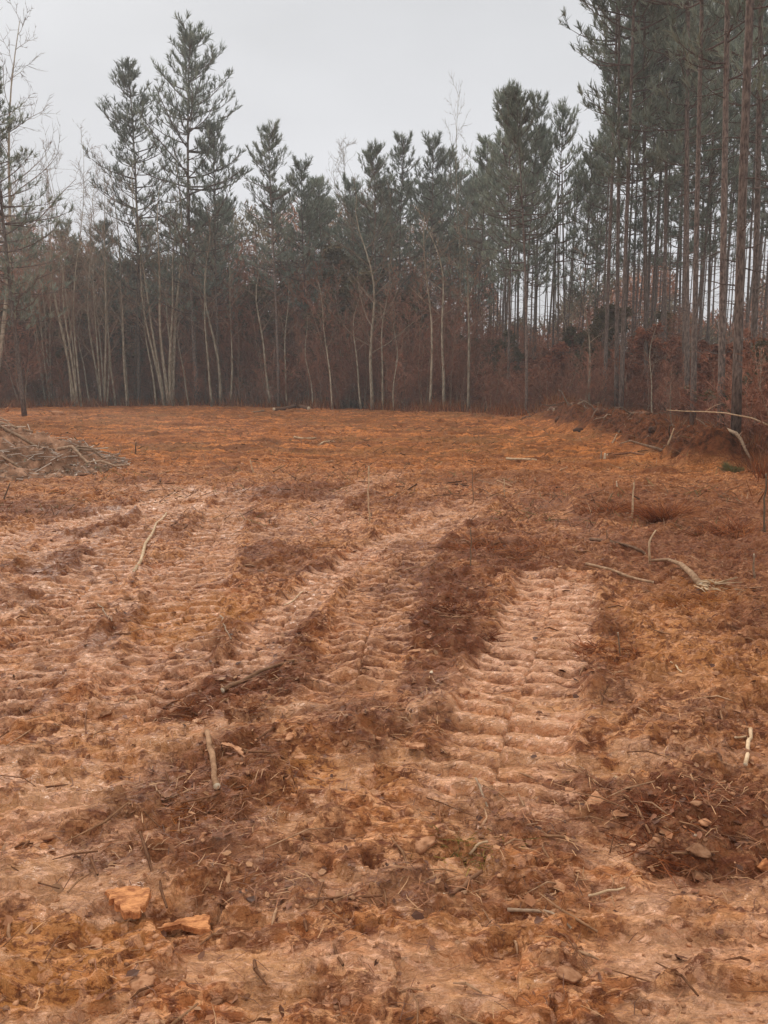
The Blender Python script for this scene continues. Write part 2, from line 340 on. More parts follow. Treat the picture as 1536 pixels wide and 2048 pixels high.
def plain(name, a, c, scale=8, rough=.85, stretch=None, bump=0., tint=False, rand=0., trans=0.):
    """two-colour noisy surface; tint: multiplies the mesh's own colour variation; rand: per-object brightness"""
    m, n, b = nodes(name)
    co = N(n, 'ShaderNodeTexCoord').outputs['Object']
    if stretch: mpn = N(n, 'ShaderNodeMapping'); mpn.inputs['Scale'].default_value = stretch; n.links.new(co, mpn.inputs[0]); co = mpn.outputs[0]
    f = noise(n, scale, 5, co, .62)
    c_ = mixc(n, rng(n, f, .38, .62), a, c)
    if tint:
        at_ = n.nodes.new('ShaderNodeAttribute'); at_.attribute_name = 'tint'; c_ = mixc(n, 1.0, c_, at_.outputs['Color'], 'MULTIPLY')
    if rand:
        oi = n.nodes.new('ShaderNodeObjectInfo'); v = rng(n, oi.outputs['Random'], 0, 1, 1 - rand, 1 + rand)
        cc = N(n, 'ShaderNodeCombineColor'); [n.links.new(v, cc.inputs[i]) for i in range(3)]; c_ = mixc(n, 1.0, c_, cc.outputs[0], 'MULTIPLY')
    n.links.new(c_, b.inputs['Base Color']); b.inputs['Roughness'].default_value = rough; b.inputs['Specular IOR Level'].default_value = .25
    if bump:
        bm = N(n, 'ShaderNodeBump'); bm.inputs['Strength'].default_value = 1; bm.inputs['Distance'].default_value = bump; n.links.new(f, bm.inputs['Height']); n.links.new(bm.outputs[0], b.inputs['Normal'])
    if trans:
        tr = n.nodes.new('ShaderNodeBsdfTranslucent'); n.links.new(c_, tr.inputs[0]); ms = n.nodes.new('ShaderNodeMixShader'); ms.inputs[0].default_value = trans
        n.links.new(b.outputs[0], ms.inputs[1]); n.links.new(tr.outputs[0], ms.inputs[2]); n.links.new(ms.outputs[0], n.nodes['Material Output'].inputs[0])
    return m

M = dict(
    clay=ground_mat(),
    pine_bark=plain('pine_bark', (.085, .06, .048), (.27, .205, .165), 9, stretch=(3, 3, .8), bump=.02, tint=True, rand=.25),
    pale_bark=plain('pale_bark', (.20, .16, .11), (.44, .37, .27), 4, stretch=(3, 3, .9), bump=.008, tint=True, rand=.25),
    grey_twig=plain('grey_twig', (.22, .15, .10), (.38, .27, .185), 3, tint=True, rand=.25),
    red_twig=plain('red_twig', (.27, .115, .065), (.48, .22, .135), 2, tint=True, rand=.3),
    needles=plain('pine_needles', (.17, .205, .16), (.31, .335, .26), 1.2, rough=.6, tint=True, rand=.25, trans=.25),
    russet=plain('russet_leaves', (.25, .09, .05), (.44, .18, .095), 1.5, rough=.7, tint=True, rand=.2, trans=.25),
    olive=plain('olive_leaves', (.11, .085, .04), (.20, .15, .075), 1.5, rough=.7, tint=True, rand=.2, trans=.2),
    litter=plain('leaf_litter', (.8, .8, .8), (1, 1, 1), 30, rough=.6, tint=True),
    wood=plain('bare_wood', (.45, .29, .16), (.70, .50, .31), 14, stretch=(1, 1, 1), bump=.003, tint=True),
    stick=plain('stick_bark', (.24, .15, .09), (.42, .29, .19), 25, bump=.003, tint=True),
    orange_wood=plain('orange_wood', (.30, .10, .035), (.72, .31, .12), 45, stretch=(.7, 1.8, 1), bump=.004),
    cut=plain('cut_wood', (.62, .48, .32), (.78, .64, .46), 40),
    clod=plain('clod_clay', (.32, .13, .055), (.58, .29, .15), 30, bump=.006, tint=True),
    grass=plain('dry_grass', (.36, .15, .065), (.50, .26, .12), 3, tint=True, trans=.3),
    greengrass=plain('green_grass', (.13, .12, .045), (.20, .175, .075), 3, tint=True, trans=.3),
)

# ------------------------------------------------------------ the ground: one sheet
def build_ground():
    oy = -2.2                                           # the fan of rows and columns is centred behind the viewpoint
    r = [.25]
    while r[-1] < 330:
        d = max(r[-1] - 2.2, 0)
        if r[-1] < 2.6: st = .12
        elif d < 12: st = .0062 + .0021 * d
        elif d < 62: st = .0042 * d - .018
        else: st = .06 * d
        r.append(r[-1] + st)
    r = np.array(r)
    dense = np.radians(np.linspace(-37, 37, 1060)); coarse = np.radians(37 + np.cumsum(np.linspace(.3, 5.2, 52))); coarse = coarse[coarse < R(179)]
    th = np.concatenate([-coarse[::-1], dense, coarse, [math.pi]]); nr, nt_ = len(r), len(th)
    X = r[:, None] * np.sin(th)[None]; Y = oy + r[:, None] * np.cos(th)[None]
    x, y = X.ravel(), Y.ravel(); z, gm = ground_all(x, y)
    V = np.stack([x, y, z], 1)
    i = np.arange(nr - 1)[:, None] * nt_; j = np.arange(nt_)[None]; j2 = (j + 1) % nt_
    F = np.stack([i + j, i + j2, i + nt_ + j2, i + nt_ + j], -1).reshape(-1, 4)[:, ::-1]
    c = len(V); V = np.concatenate([V, [[0, oy, h1(0, oy)]]]); jj = np.arange(nt_)
    C = np.stack([np.full(nt_, c), (jj + 1) % nt_, jj], 1)
    at_ = {k: np.append(v, 0) for k, v in gm.items()}
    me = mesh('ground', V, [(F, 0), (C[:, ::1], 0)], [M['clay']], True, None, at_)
    tag(link('ground', me), 'rutted red clay ground of the clearing', None, None, 'structure')
build_ground()

# ------------------------------------------------------------ litter, straw, loose crumbs: nobody could count them
rs = np.random.RandomState(11)
def scatter(n, dmin, dmax, amax=34, power=1.0):
    """random ground points in a sector ahead, thinning with distance"""
    u = rs.rand(n); d = dmin * (dmax / dmin) ** (u ** power); a = np.radians((rs.rand(n) * 2 - 1) * amax)
    return d * np.sin(a), d * np.cos(a)
def basis(n, tilt):
    yaw = rs.rand(n) * 2 * np.pi; t = rs.randn(n, 2) * tilt
    nrm = np.stack([t[:, 0], t[:, 1], np.ones(n)], 1); nrm /= np.linalg.norm(nrm, axis=1, keepdims=True)
    u = np.stack([np.cos(yaw), np.sin(yaw), np.zeros(n)], 1); u -= nrm * (u * nrm).sum(1, keepdims=True); u /= np.linalg.norm(u, axis=1, keepdims=True)
    return u, np.cross(nrm, u), nrm
def leaves(x, y, size, pal, lift=.008, tilt=.35):
    n = len(x); u, v, w = basis(n, tilt); z = H(x, y); c = np.stack([x, y, z + lift + size * tilt * .4], 1)
    s = size[:, None]; k = (rs.rand(n, 1) * .5 + .35); cur = (rs.rand(n, 1) - .2) * .5
    pts = [(-1, 0, 0), (-.35, 1, .6), (.45, .8, .5), (1, 0, .1), (.4, -.9, .55), (-.4, -.85, .6)]
    V = np.stack([c + s * (a * u + b * k * v + h * cur * w) + rs.randn(n, 3) * s * .08 for a, b, h in pts], 1).reshape(-1, 3)
    b = np.arange(n)[:, None] * 6; F = np.concatenate([b + [0, 1, 2, 3], b + [0, 3, 4, 5]])
    col = np.array(pal)[rs.randint(0, len(pal), n)] * (.7 + .6 * rs.rand(n, 1)); return V, F, np.repeat(col, 6, 0)
def straws(x, y, L, wd, pal, lift=.006, tilt=.12):
    n = len(x); u, v, w = basis(n, tilt); c = np.stack([x, y, H(x, y) + lift + L * tilt * .5], 1); hl = (L / 2)[:, None]; bend = (rs.randn(n, 1) * .12) * hl
    V = np.stack([c - u * hl - v * wd, c - u * hl + v * wd, c + v * (wd + bend) + w * hl * .1, c + v * (bend - wd) + w * hl * .1, c + u * hl], 1).reshape(-1, 3)
    b = np.arange(n)[:, None] * 5; F = b + [0, 3, 2, 1]; T = b + [3, 4, 2]
    col = np.array(pal)[rs.randint(0, len(pal), n)] * (.7 + .6 * rs.rand(n, 1)); return V, F, T, np.repeat(col, 5, 0)
BROWN = [(.22, .085, .04), (.13, .05, .025), (.34, .14, .06), (.27, .11, .055), (.46, .23, .11)]
def keepmask(x, y, base):
    _, g = ground_all(x, y, False); p = base + (1 - base) * g['lit'] - .5 * base * g['pin']; k = rs.rand(len(x)) < p; return x[k], y[k]
B = Build()
x, y = keepmask(*scatter(7000, 1.3, 16), .14); V, F, t = leaves(x, y, .007 + .014 * rs.rand(len(x)) ** 2 + .0009 * np.hypot(x, y), BROWN); B.add(V, F, 0, t)
tag(link('fallen_leaves', B.mesh('fallen_leaves', [M['litter']], False)), 'brown dead leaves scattered and pressed into the clay', 'leaf litter', None, 'stuff')
B = Build()
x, y = keepmask(*scatter(20000, 1.3, 15), .07); V, F, T, t = straws(x, y, .04 + .07 * rs.rand(len(x)), .0009 + .00022 * np.hypot(x, y)[:, None], [(.38, .16, .07), (.24, .09, .04), (.50, .27, .13), (.15, .06, .03)]); B.add(V, F, 0, t); B.P.setdefault((3, 0), []).append(T)
tag(link('pine_straw', B.mesh('pine_straw', [M['litter']], False)), 'rusty pine needles and broken stems strewn over the clay', 'pine straw', None, 'stuff')
B = Build()
x, y = keepmask(*scatter(1500, 1.6, 24, 34, .8), .35); n = len(x); u, v, w = basis(n, .10); L = .06 + .22 * rs.rand(n) ** 2; c = np.stack([x, y, H(x, y) + .008], 1)
mid = c + rs.randn(n, 3) * L[:, None] * .06 + [0, 0, .006]; rr = .0018 + .004 * rs.rand(n) + .0002 * np.hypot(x, y)
tc_ = np.repeat(np.array([(.9, .68, .52), (.5, .32, .22), (1.25, 1.05, .9), (.65, .42, .3)])[rs.randint(0, 4, n)], 8, 0)
for a_, b_, q0, q1 in ((c - u * L[:, None] / 2, mid, .8, 1), (mid, c + u * L[:, None] / 2, 1, .4)):
    V, F = segs_mesh(a_, b_, rr * q0, rr * q1, 4); B.add(V, F, 0, tc_)
n = 520; dd = 11 * (42 / 11) ** rs.rand(n); a_ = np.radians((rs.rand(n) * 2 - 1) * 31); x, y = dd * np.sin(a_), dd * np.cos(a_); k = (wood_depth(x, y) < .5) & (perlin(x / 3., y / 2., 44) > -.25); x, y, dd = x[k], y[k], dd[k]; n = len(x); L = (.12 + .5 * rs.rand(n) ** 2)[:, None]
u, v, w = basis(n, .08); u[:, 1] *= .6; c = np.stack([x, y, H(x, y) + .02], 1); rr = .004 + .012 * rs.rand(n) ** 2 + .00018 * dd; V, F = segs_mesh(c - u * L / 2, c + u * L / 2 + rs.randn(n, 3) * .03, rr, rr * .6, 5)
B.add(V, F, 0, np.repeat(np.array([(.95, .72, .52), (.42, .27, .19), (1.4, 1.2, 1.0), (.55, .36, .26), (.3, .19, .13)])[rs.randint(0, 5, n)], 10, 0))
tag(link('twig_litter', B.mesh('twig_litter', [M['stick']], True)), 'short broken twigs littering the churned clay', 'twig litter', None, 'stuff')

def ico(sub):
    import bmesh
    bm = bmesh.new(); bmesh.ops.create_icosphere(bm, subdivisions=sub, radius=1); V = np.array([v.co[:] for v in bm.verts]); F = np.array([[q.index for q in f.verts] for f in bm.faces]); bm.free(); return V, F
def lumps(x, y, size, sub, flatn=.55, sink=.2):
    IV, IF = ico(sub); n = len(x); z = H(x, y); out = []
    sc = size[:, None] * np.stack([.8 + .6 * rs.rand(n), .7 + .4 * rs.rand(n), flatn * (.7 + .6 * rs.rand(n))], 1)
    ph = rs.rand(n, 3, 3) * 6; disp = 1 + .28 * np.sin(IV[None] @ (rs.randn(n, 3, 3) * 2.2) + ph[:, 0:1]).sum(-1) / 1.7 + rs.randn(n, len(IV)) * .07
    P = IV[None] * disp[..., None] * np.ones((n, 1, 1))
    for q in range(9):                                  # broken faces
        pn = rs.randn(n, 1, 3); pn /= np.linalg.norm(pn, axis=2, keepdims=True); hh_ = .45 + .4 * rs.rand(n, 1, 1); dt = (P * pn).sum(-1, keepdims=True); P = P - np.maximum(dt - hh_, 0) * pn
    yaw = rs.rand(n) * 6.28; P = P * sc[:, None]
    c, s = np.cos(yaw)[:, None], np.sin(yaw)[:, None]; X = P[..., 0] * c - P[..., 1] * s; Y = P[..., 0] * s + P[..., 1] * c
    V = np.stack([X + x[:, None], Y + y[:, None], P[..., 2] + (z + sc[:, 2] * (1 - sink * 2.5))[:, None]], -1).reshape(-1, 3)
    F = (IF[None] + (np.arange(n) * len(IV))[:, None, None]).reshape(-1, 3); return V, F, len(IV)
B = Build()
for n, lo, hi, sub, s0, s1 in ((6000, 1.3, 12, 1, .004, .014), (420, 1.8, 30, 3, .012, .042)):
    x, y = keepmask(*scatter(n, lo, hi), .45); V, F, k = lumps(x, y, s0 + (s1 - s0) * rs.rand(len(x)) ** 2 + .0006 * np.hypot(x, y), sub, .4, .3)
    B.add(V, F, 0, np.repeat(.6 + .5 * rs.rand(len(x), 1) * np.ones((1, 3)), k, 0))
tag(link('soil_crumbs', B.mesh('soil_crumbs', [M['clod']], True)), 'loose crumbs and small clods of red clay', 'soil crumbs', None, 'stuff')

# ------------------------------------------------------------ trees
rnd = random.Random(5)
def nrm(v): return v / (np.linalg.norm(v) + 1e-9)
def rv(s=1.): return np.array([rnd.gauss(0, s), rnd.gauss(0, s), rnd.gauss(0, s)])
def trunk_line(Ht, sway, n=14, kink=0.):
    a, b_ = rnd.random() * 6, rnd.random() * 6; P = []
    for i in range(n + 1):
        t = i / n; P.append(np.array([sway * math.sin(a + t * 3.1) * t + kink * math.sin(t * 9 + b_) * t, sway * math.sin(b_ + t * 2.7) * t + kink * math.cos(t * 8 + a) * t, Ht * t]))
    return np.array(P)
def on(P, t): f = t * (len(P) - 1); i = min(int(f), len(P) - 2); return P[i] + (P[i + 1] - P[i]) * (f - i)

def tufts(C, D, L, nb, rst, spread=.38, wid=.016):
    """sprays of needles: C centres, D directions, L lengths"""
    n = len(C); C = np.repeat(C, nb, 0); D = np.repeat(D, nb, 0); L = np.repeat(L, nb)[:, None]
    d = D + rst.randn(n * nb, 3) * spread; d /= np.linalg.norm(d, axis=1, keepdims=True)
    s = np.cross(d, rst.randn(n * nb, 3)); s /= np.linalg.norm(s, axis=1, keepdims=True) + 1e-9
    base = C + D * L * (rst.rand(n * nb, 1) * .6 - .25); l = L * (.45 + .4 * rst.rand(n * nb, 1)); w = wid * (.7 + .6 * rst.rand(n * nb, 1))
    V = np.stack([base - s * w, base + s * w, base + d * l * .55 + s * w * .9, base + d * l + rst.randn(n * nb, 3) * .01], 1).reshape(-1, 3)
    b = np.arange(n * nb)[:, None] * 4; return V, b + [0, 1, 2, 3], nb * 4

def pine(seed, Ht, cb, spread, dens=1., dead=True, r0=.16, point=.6, nb=12, tl=.46):
    rnd.seed(seed); rst = np.random.RandomState(seed)
    P = trunk_line(Ht, .25); n = len(P); rad = [r0 * (1.12 if i == 0 else 1) * (1 - (i / (n - 1)) * .86) ** .9 for i in range(n)]
    T = Build(); T.addtube(P, rad, 9, tint=(1, 1, 1))
    c = Build(); S0, S1, Ra, Rb = [], [], [], []; TC, TD, TL = [], [], []
    z = cb * Ht
    while z < Ht - .25:
        u = (z - cb * Ht) / (Ht * (1 - cb)); shape = (1 - u) ** point * (.5 + .5 * min(1, u * 2.6)) + .05
        for q in range(rnd.choice([3, 4, 4, 5])):
            if rnd.random() > dens * (.62 + .5 * u): continue
            az = rnd.random() * 6.283; L = spread * shape * rnd.uniform(.55, 1.15); el = R(-2 + 34 * u ** 1.5 + rnd.uniform(-10, 14)); p = on(P, min(.999, (z + rnd.uniform(-.15, .15)) / Ht)); ns = 4; L *= rnd.choice([.6, 1, 1, 1.15])
            rb = .012 + .012 * L; d = np.array([math.cos(az) * math.cos(el), math.sin(az) * math.cos(el), math.sin(el)])
            for i in range(ns):
                d2 = nrm(d + np.array([0, 0, .06 + .07 * i]) + rv(.07)); p2 = p + d2 * L / ns; S0.append(p); S1.append(p2); Ra.append(rb * (1 - i / ns * .8)); Rb.append(rb * (1 - (i + 1) / ns * .8))
                if i >= 1 or u > .7:
                    for k in range(max(2, int(.8 + L * rnd.uniform(.8, 1.4)))):
                        side = nrm(np.cross(d2, [0, 0, 1.])) * rnd.choice([-1, 1]); b = p + (p2 - p) * rnd.random()
                        dd = nrm(d2 * .7 + side * rnd.uniform(.3, 1) + np.array([0, 0, rnd.uniform(.1, .7)])); e = b + dd * rnd.uniform(.2, .62) * (.5 + .5 * min(1, L / 2))
                        S0.append(b); S1.append(e); Ra.append(.010); Rb.append(.005); TC.append(e); TD.append(nrm(dd * .6 + np.array([0, 0, .6]))); TL.append(tl * rnd.uniform(.7, 1.15))
                p, d = p2, d2
            TC.append(p); TD.append(nrm(d + np.array([0, 0, .5]))); TL.append(tl * rnd.uniform(.85, 1.25))
        z += rnd.uniform(.34, .62) * (1.1 - .35 * u)
    for k in range(5): TC.append(P[-1] + np.array([rnd.gauss(0, .08), rnd.gauss(0, .08), -.15 * k])); TD.append(np.array([0, 0, 1.])); TL.append(tl)
    if dead:                                           # dead snags below the live crown
        for k in range(22):
            t = rnd.uniform(.25 * cb, cb * 1.05); p = on(P, t); az = rnd.random() * 6.283; d = np.array([math.cos(az), math.sin(az), rnd.uniform(-.35, .3)]); L = rnd.uniform(.4, 2.2) * (t / cb) ** .7
            for i in range(3):
                p2 = p + nrm(d + rv(.12)) * L / 3; S0.append(p); S1.append(p2); Ra.append(.016 * (1 - i / 3.5)); Rb.append(.016 * (1 - (i + 1) / 3.5))
                S0.append(p2); S1.append(p2 + nrm(rv()) * .3); Ra.append(.006); Rb.append(.003); p = p2
    V, F = segs_mesh(S0, S1, Ra, Rb, 4); c.add(V, F, 0, (.85, .8, .8))
    V, F, k = tufts(np.array(TC), np.array(TD), np.array(TL), nb, rst)
    c.add(V, F, 1, np.repeat(.65 + .6 * rst.rand(len(TC), 1) * np.array([[1.05, 1, .95]]), k, 0))
    return T.mesh('trunk', [M['pine_bark']]), c.mesh('crown', [M['pine_bark'], M['needles']], False), Ht

def bare(seed, Ht, stems=1, r0=.11, first=.3, spread=.35, up=.55, twig=1., fork=None, leaf=None, kink=.06, fan=.0, bark='pale_bark', twm='grey_twig', lv=3, nbr=20, base_tint=1., tmin=.008):
    """leafless tree: stems, limbs, twigs; leaf: (share, material) of dead leaves still hanging"""
    rnd.seed(seed); T = Build(); c = Build(); A = {2: ([], [], [], []), 3: ([], [], [], [])}; LF = []
    def grow(p, d, L, r, lev):
        ns = 5 if lev == 1 else 3
        for i in range(ns):
            d = nrm(d + rv(.13) + np.array([0, 0, .10 if lev == 1 else .05])); p2 = p + d * L / ns; ra, rb = r * (1 - i / ns * .75), r * (1 - (i + 1) / ns * .75)
            a = A[2 if lev == 1 else 3]; a[0].append(p); a[1].append(p2); a[2].append(ra); a[3].append(rb)
            if lev < lv and (i or lev > 1):
                for k in range(rnd.choice([1, 2, 2] if lev == 1 else [1, 1, 2]) if rnd.random() < twig else 0):
                    s = nrm(np.cross(d, rv())); grow(p + (p2 - p) * rnd.random(), nrm(d * .8 + s * rnd.uniform(.4, .9)), L * rnd.uniform(.28, .5), max(tmin, rb * .6), lev + 1)
            elif lev >= lv and leaf and rnd.random() < leaf[0]: LF.append(p2)
            p = p2
    for s_ in range(stems):
        hs_ = Ht * (1 if s_ == 0 else rnd.uniform(.7, .97)); P = trunk_line(hs_, .04 * Ht, 12, kink * Ht * .2)
        az = s_ * 6.283 / max(1, stems) + rnd.uniform(-.5, .5); ln = fan * rnd.uniform(.5, 1.1)
        tt = np.linspace(0, 1, len(P)); off = np.array([math.cos(az), math.sin(az) * .6, 0]); P = P + off * (.05 * stems + ln * hs_ * (tt[:, None] ** 1.15))
        rs_ = r0 * (1 if stems == 1 else rnd.uniform(.6, 1)); T.addtube(P, [rs_ * (1.15 if i == 0 else 1) * (1 - .88 * i / 12) for i in range(13)], 7, tint=base_tint)
        nb_ = int(nbr if stems == 1 else nbr * .7)
        for k in range(nb_):
            t = first + (1 - first) * ((k + rnd.random()) / nb_) ** .9; p = on(P, min(t, .998)); az = rnd.random() * 6.283
            L = hs_ * spread * (1 - .72 * (t - first) / (1 - first)) * rnd.uniform(.5, 1.1); e = up + rnd.uniform(-.2, .35)
            grow(p, nrm(np.array([math.cos(az), math.sin(az), e * 1.3])), L, max(tmin * 1.3, rs_ * (1 - .88 * t) * .5), 1)
    for key, k in ((2, 4), (3, 3)):
        a = A[key]
        if a[0]: V, F = segs_mesh(*a, k); c.add(V, F, 0, base_tint if key == 2 else .9)
    mats = [M[twm]]
    if leaf and LF:
        rst = np.random.RandomState(seed); C = np.repeat(np.array(LF), leaf[2], 0) + rst.randn(len(LF) * leaf[2], 3) * .10; n = len(C)
        d = rst.randn(n, 3); d /= np.linalg.norm(d, axis=1, keepdims=True); s = np.cross(d, rst.randn(n, 3)); s /= np.linalg.norm(s, axis=1, keepdims=True); l = leaf[3] * (.6 + .8 * rst.rand(n, 1))
        V = np.stack([C - d * l, C + s * l * .45, C + d * l, C - s * l * .45], 1).reshape(-1, 3); b = np.arange(n)[:, None] * 4
        c.add(V, b + [0, 1, 2, 3], 1, np.repeat(.6 + .7 * rst.rand(n, 1) * np.ones((1, 3)), 4, 0)); mats.append(M[leaf[1]])
    return T.mesh('trunk', [M[bark]]), c.mesh('crown', mats, False), Ht

def name_is_pine(n): return n == 'pine_tree'
def stand(kindname, proto, px, Y, tip=None, h=None, rz=None, lean=(0, 0), wide=1., label='', cat='tree', group=None, tipx=None):
    """stand one tree: px picture column and depth Y give its foot; tip row or h give its height; own trunk and crown objects share the prototype's mesh"""
    tm, cm, Ht = proto
    if px < 960 and px != 44:                                        # never out in the clearing
        az = math.atan2(atY(px, 765, 1)[0], 1); Y = max(Y, float(np.interp(az, np.arctan2(WOOD_EDGE[:, 0], WOOD_EDGE[:, 1]), np.hypot(WOOD_EDGE[:, 0], WOOD_EDGE[:, 1]))) * math.cos(az) - .8 + 1.2 * math.sin(px * 1.7))
    x = atY(px, 765, Y)[0]; z = h1(x, Y) - .06
    if tip is not None: h = (atY(px, tip, Y)[2] - z) * (.972 if name_is_pine(kindname) else .985)
    zt = z + h - CAM_Z; row = 1024 - FPX * (zt * cp + Y * sp) / (Y * cp - zt * sp)      # picture row of the top
    if tipx is None: tipx = px + (px - 768) * .07 + rnd2.gauss(0, 6)
    ry = math.atan2(atY(tipx, row, Y)[0] - x, h) + lean[0] * .5
    s = h / Ht; r = empty(kindname, (x, Y, z), (lean[1], ry, 0), (s * wide, s * wide, s))
    r.rotation_mode = 'ZYX' if False else 'XYZ'
    zz = rnd2.random() * 6.283 if rz is None else rz
    for nm, me in (('trunk', tm), ('crown', cm)):
        o = bpy.data.objects.new(nm, me); COL.objects.link(o); o.parent = r; o.rotation_euler = (0, 0, zz)
    tag(r, label, cat, group); return r
rnd2 = random.Random(99)

OPEN = [pine(101, 20, .24, 4.3, 1.2, True, .12), pine(102, 20, .26, 3.6, 1.2, True, .11), pine(103, 18, .36, 3.4, 1.0, True, .11), pine(104, 19, .42, 3.2, .85, True, .11), pine(105, 19, .32, 3.7, .9, True, .11)]
MIDP = [pine(110 + i, 18, .40 + .03 * (i % 3), 3.1, .9, True, .095) for i in range(8)]
TALL = [pine(120 + i, 25, .36 + .06 * (i % 3), 2.5, .85, True, .095, tl=.5) for i in range(8)]
PAIR = 'pine pairs'

# --- the pines one can tell apart
P_ = 'pines along the far edge of the clearing'; Q_ = 'tall pines of the stand on the right'
stand('pine_tree', OPEN[1], 44, 38, tip=112, tipx=-34, wide=1.35, label='leaning pine with thick bare trunk at the left edge of the picture', group=P_)
for px, Y, tip, pr, wd, lab in (
    (275, 50, 112, OPEN[1], 1.1, 'narrow pine just left of the tallest pine on the left'),
    (392, 48, 40, OPEN[0], 1.18, 'tallest full-crowned pine on the left, rising above all its neighbours'),
    (440, 56, 235, OPEN[4], 1.0, 'shorter pine just right of the tallest left pine'),
    (556, 50, 238, OPEN[3], 1.05, 'lone pointed pine between the tallest left pine and the low gap'),
    (612, 56, 312, MIDP[0], 1.1, 'small pointed pine right beside the lone pointed pine'),
    (662, 60, 342, MIDP[1], 1.2, 'lowest pine of the skyline, at the dip in the middle'),
    (706, 62, 350, MIDP[2], 1.1, 'low pine behind the bare treetop in the middle'),
    (748, 54, 282, MIDP[3], 1.1, 'pine rising right of the dip in the middle skyline'),
    (802, 56, 258, MIDP[4], 1.0, 'slim pointed pine in the middle skyline, higher than the one to its left'),
    (858, 56, 262, MIDP[0], 1.0, 'pine left of the thin bare treetop'),
    (893, 60, 290, MIDP[5], 1.0, 'low pine directly under the thin bare treetop'),
    (952, 52, 262, MIDP[6], 1.15, 'pine right of the thin bare treetop'),
    (1010, 48, 188, MIDP[3], .85, 'left one of the two level-topped pines before the tall wall of pines'),
    (1050, 46, 176, MIDP[4], .85, 'right one of the two level-topped pines before the tall wall of pines'),
    (1106, 46, 192, MIDP[7], .85, 'pine with a single spire beside the tall wall of pines'),
    (1158, 45, 288, MIDP[2], 1.0, 'low pine tucked against the tall wall of pines'),
    (1202, 42, 20, TALL[3], .95, 'pine stepping up to the tall wall of pines'),
): stand('pine_tree', pr, px, Y, tip=tip, wide=wd, label=lab, group=P_, tipx={275: 262, 392: 372, 556: 546}.get(px))
for px, Y, h, pr, txp, lab in (
    (1246, 32.5, 27, TALL[0], 1272, 'tall pine with pale straight trunk behind the spoil bank'),
    (1236, 33.5, 26, TALL[1], 1238, 'slimmer pine standing close against the pale straight trunk'),
    (1055, 37, 14.6, MIDP[1], 1044, 'pine with dark straight trunk beside the bright sky gap'),
    (1018, 44, 17, MIDP[3], 1016, 'thin pine left of the bright sky gap'),
    (1212, 36, 26, TALL[2], 1232, 'thin pine left of the pale straight trunk'),
    (1297, 34, 27, TALL[3], 1300, 'pine right of the pale straight trunk'),
    (1334, 38, 28, TALL[4], 1330, 'pine behind the bank, midway along it'),
    (1380, 30, 27, TALL[0], 1392, 'dark slender pine behind the middle of the spoil bank'),
    (1372, 34, 27, TALL[1], 1384, 'pine half hidden by the dark slender pine'),
    (1392, 25, 25, TALL[2], 1430, 'pine with dark trunk rising behind the bank end'),
    (1450, 21.5, 26, TALL[3], 1460, 'dark pine left of the big near trunk'),
    (1481, 15.5, 25, TALL[4], 1560, 'nearest pine, with dark thick trunk at the right edge of the clearing'),
    (1512, 24, 27, TALL[0], 1530, 'tall pine showing just right of the nearest trunk'),
    (1560, 20, 26, TALL[1], 1600, 'pine at the right border of the picture'),
): stand('pine_tree', pr, px, Y, h=h, tipx=txp, label=lab, group=Q_)
# --- the rest of the stand
MARKS = [(-60, 'the left border'), (44, 'the leaning pine'), (150, 'the thin upright stems at left'), (226, 'the crooked thin trunk'), (275, 'the narrow left pine'), (335, 'the many-stemmed tree'), (392, 'the tallest left pine'), (442, 'the thick pale trunk'), (540, 'the reddish leaning trunk'),
    (556, 'the lone pointed pine'), (612, 'the small pointed pine'), (664, 'the kinked sapling'), (702, 'the fine-twigged treetop'), (745, 'the spreading pale tree'), (802, 'the slim pointed pine'), (875, 'the two close slim trunks'), (916, 'the thin bare treetop'), (952, 'the pine beside the bare treetop'),
    (1018, 'the bright sky gap'), (1055, 'the dark straight pine'), (1106, 'the single-spire pine'), (1158, 'the pine tucked against the tall wall'), (1205, 'the start of the tall wall'), (1246, 'the pale straight trunk'), (1297, 'the near half of the bank'), (1334, 'the middle of the bank'), (1392, 'the bank end'), (1450, 'the dark pine by the big trunk'),
    (1481, 'the nearest pine'), (1512, 'the pine beside the nearest trunk'), (1600, 'the right border')]
USED = {}
def placed(desc, px):
    """a label that names the landmark a background tree or shrub stands by"""
    m = sorted(MARKS, key=lambda q: abs(q[0] - px)); a = m[0]; side = 'behind ' if abs(a[0] - px) < 12 else ('left of ' if px < a[0] else 'right of ')
    opts = [side + a[1]] + ['deeper in, ' + side + a[1]] + [('left of ' if px < b[0] else 'right of ') + b[1] for b in m[1:2]] + ['farther back, ' + ('left of ' if px < b[0] else 'right of ') + b[1] for b in m[1:2]]
    for o in opts:
        if len((desc + ' ' + o).split()) <= 16 and (desc, o) not in USED: USED[(desc, o)] = 1; return desc + ' ' + o
    return desc + ' ' + opts[0]
def fill(n, x0, x1, y0, y1, ftip, protos, name, label, cat, group, wide=(.9, 1.2), lean=.03, step=None):
    for i in range(n):
        px = x0 + (x1 - x0) * (i + rnd2.random()) / n; Y = rnd2.uniform(y0, y1)
        tip = ftip(px) if callable(ftip) else ftip
        lab = placed(label, px)
        stand(name, rnd2.choice(protos), px, Y, tip=tip + rnd2.uniform(-18, 18), lean=(rnd2.gauss(0, lean), rnd2.gauss(0, lean)), wide=rnd2.uniform(*wide), label=lab, cat=cat, group=group)
fill(24, 1245, 1640, 34, 62, lambda p: -60, TALL, 'pine_tree', 'slender pine in the crowded stand', 'tree', 'pines deep in the stand on the right')
fill(8, 940, 1190, 50, 70, lambda p: np.interp(p, [940, 1010, 1060, 1100, 1150, 1190], [330, 260, 250, 270, 300, 230]), MIDP, 'pine_tree', 'dim pine filling in', 'tree', 'pines behind the level-topped pines', (.7, .9))
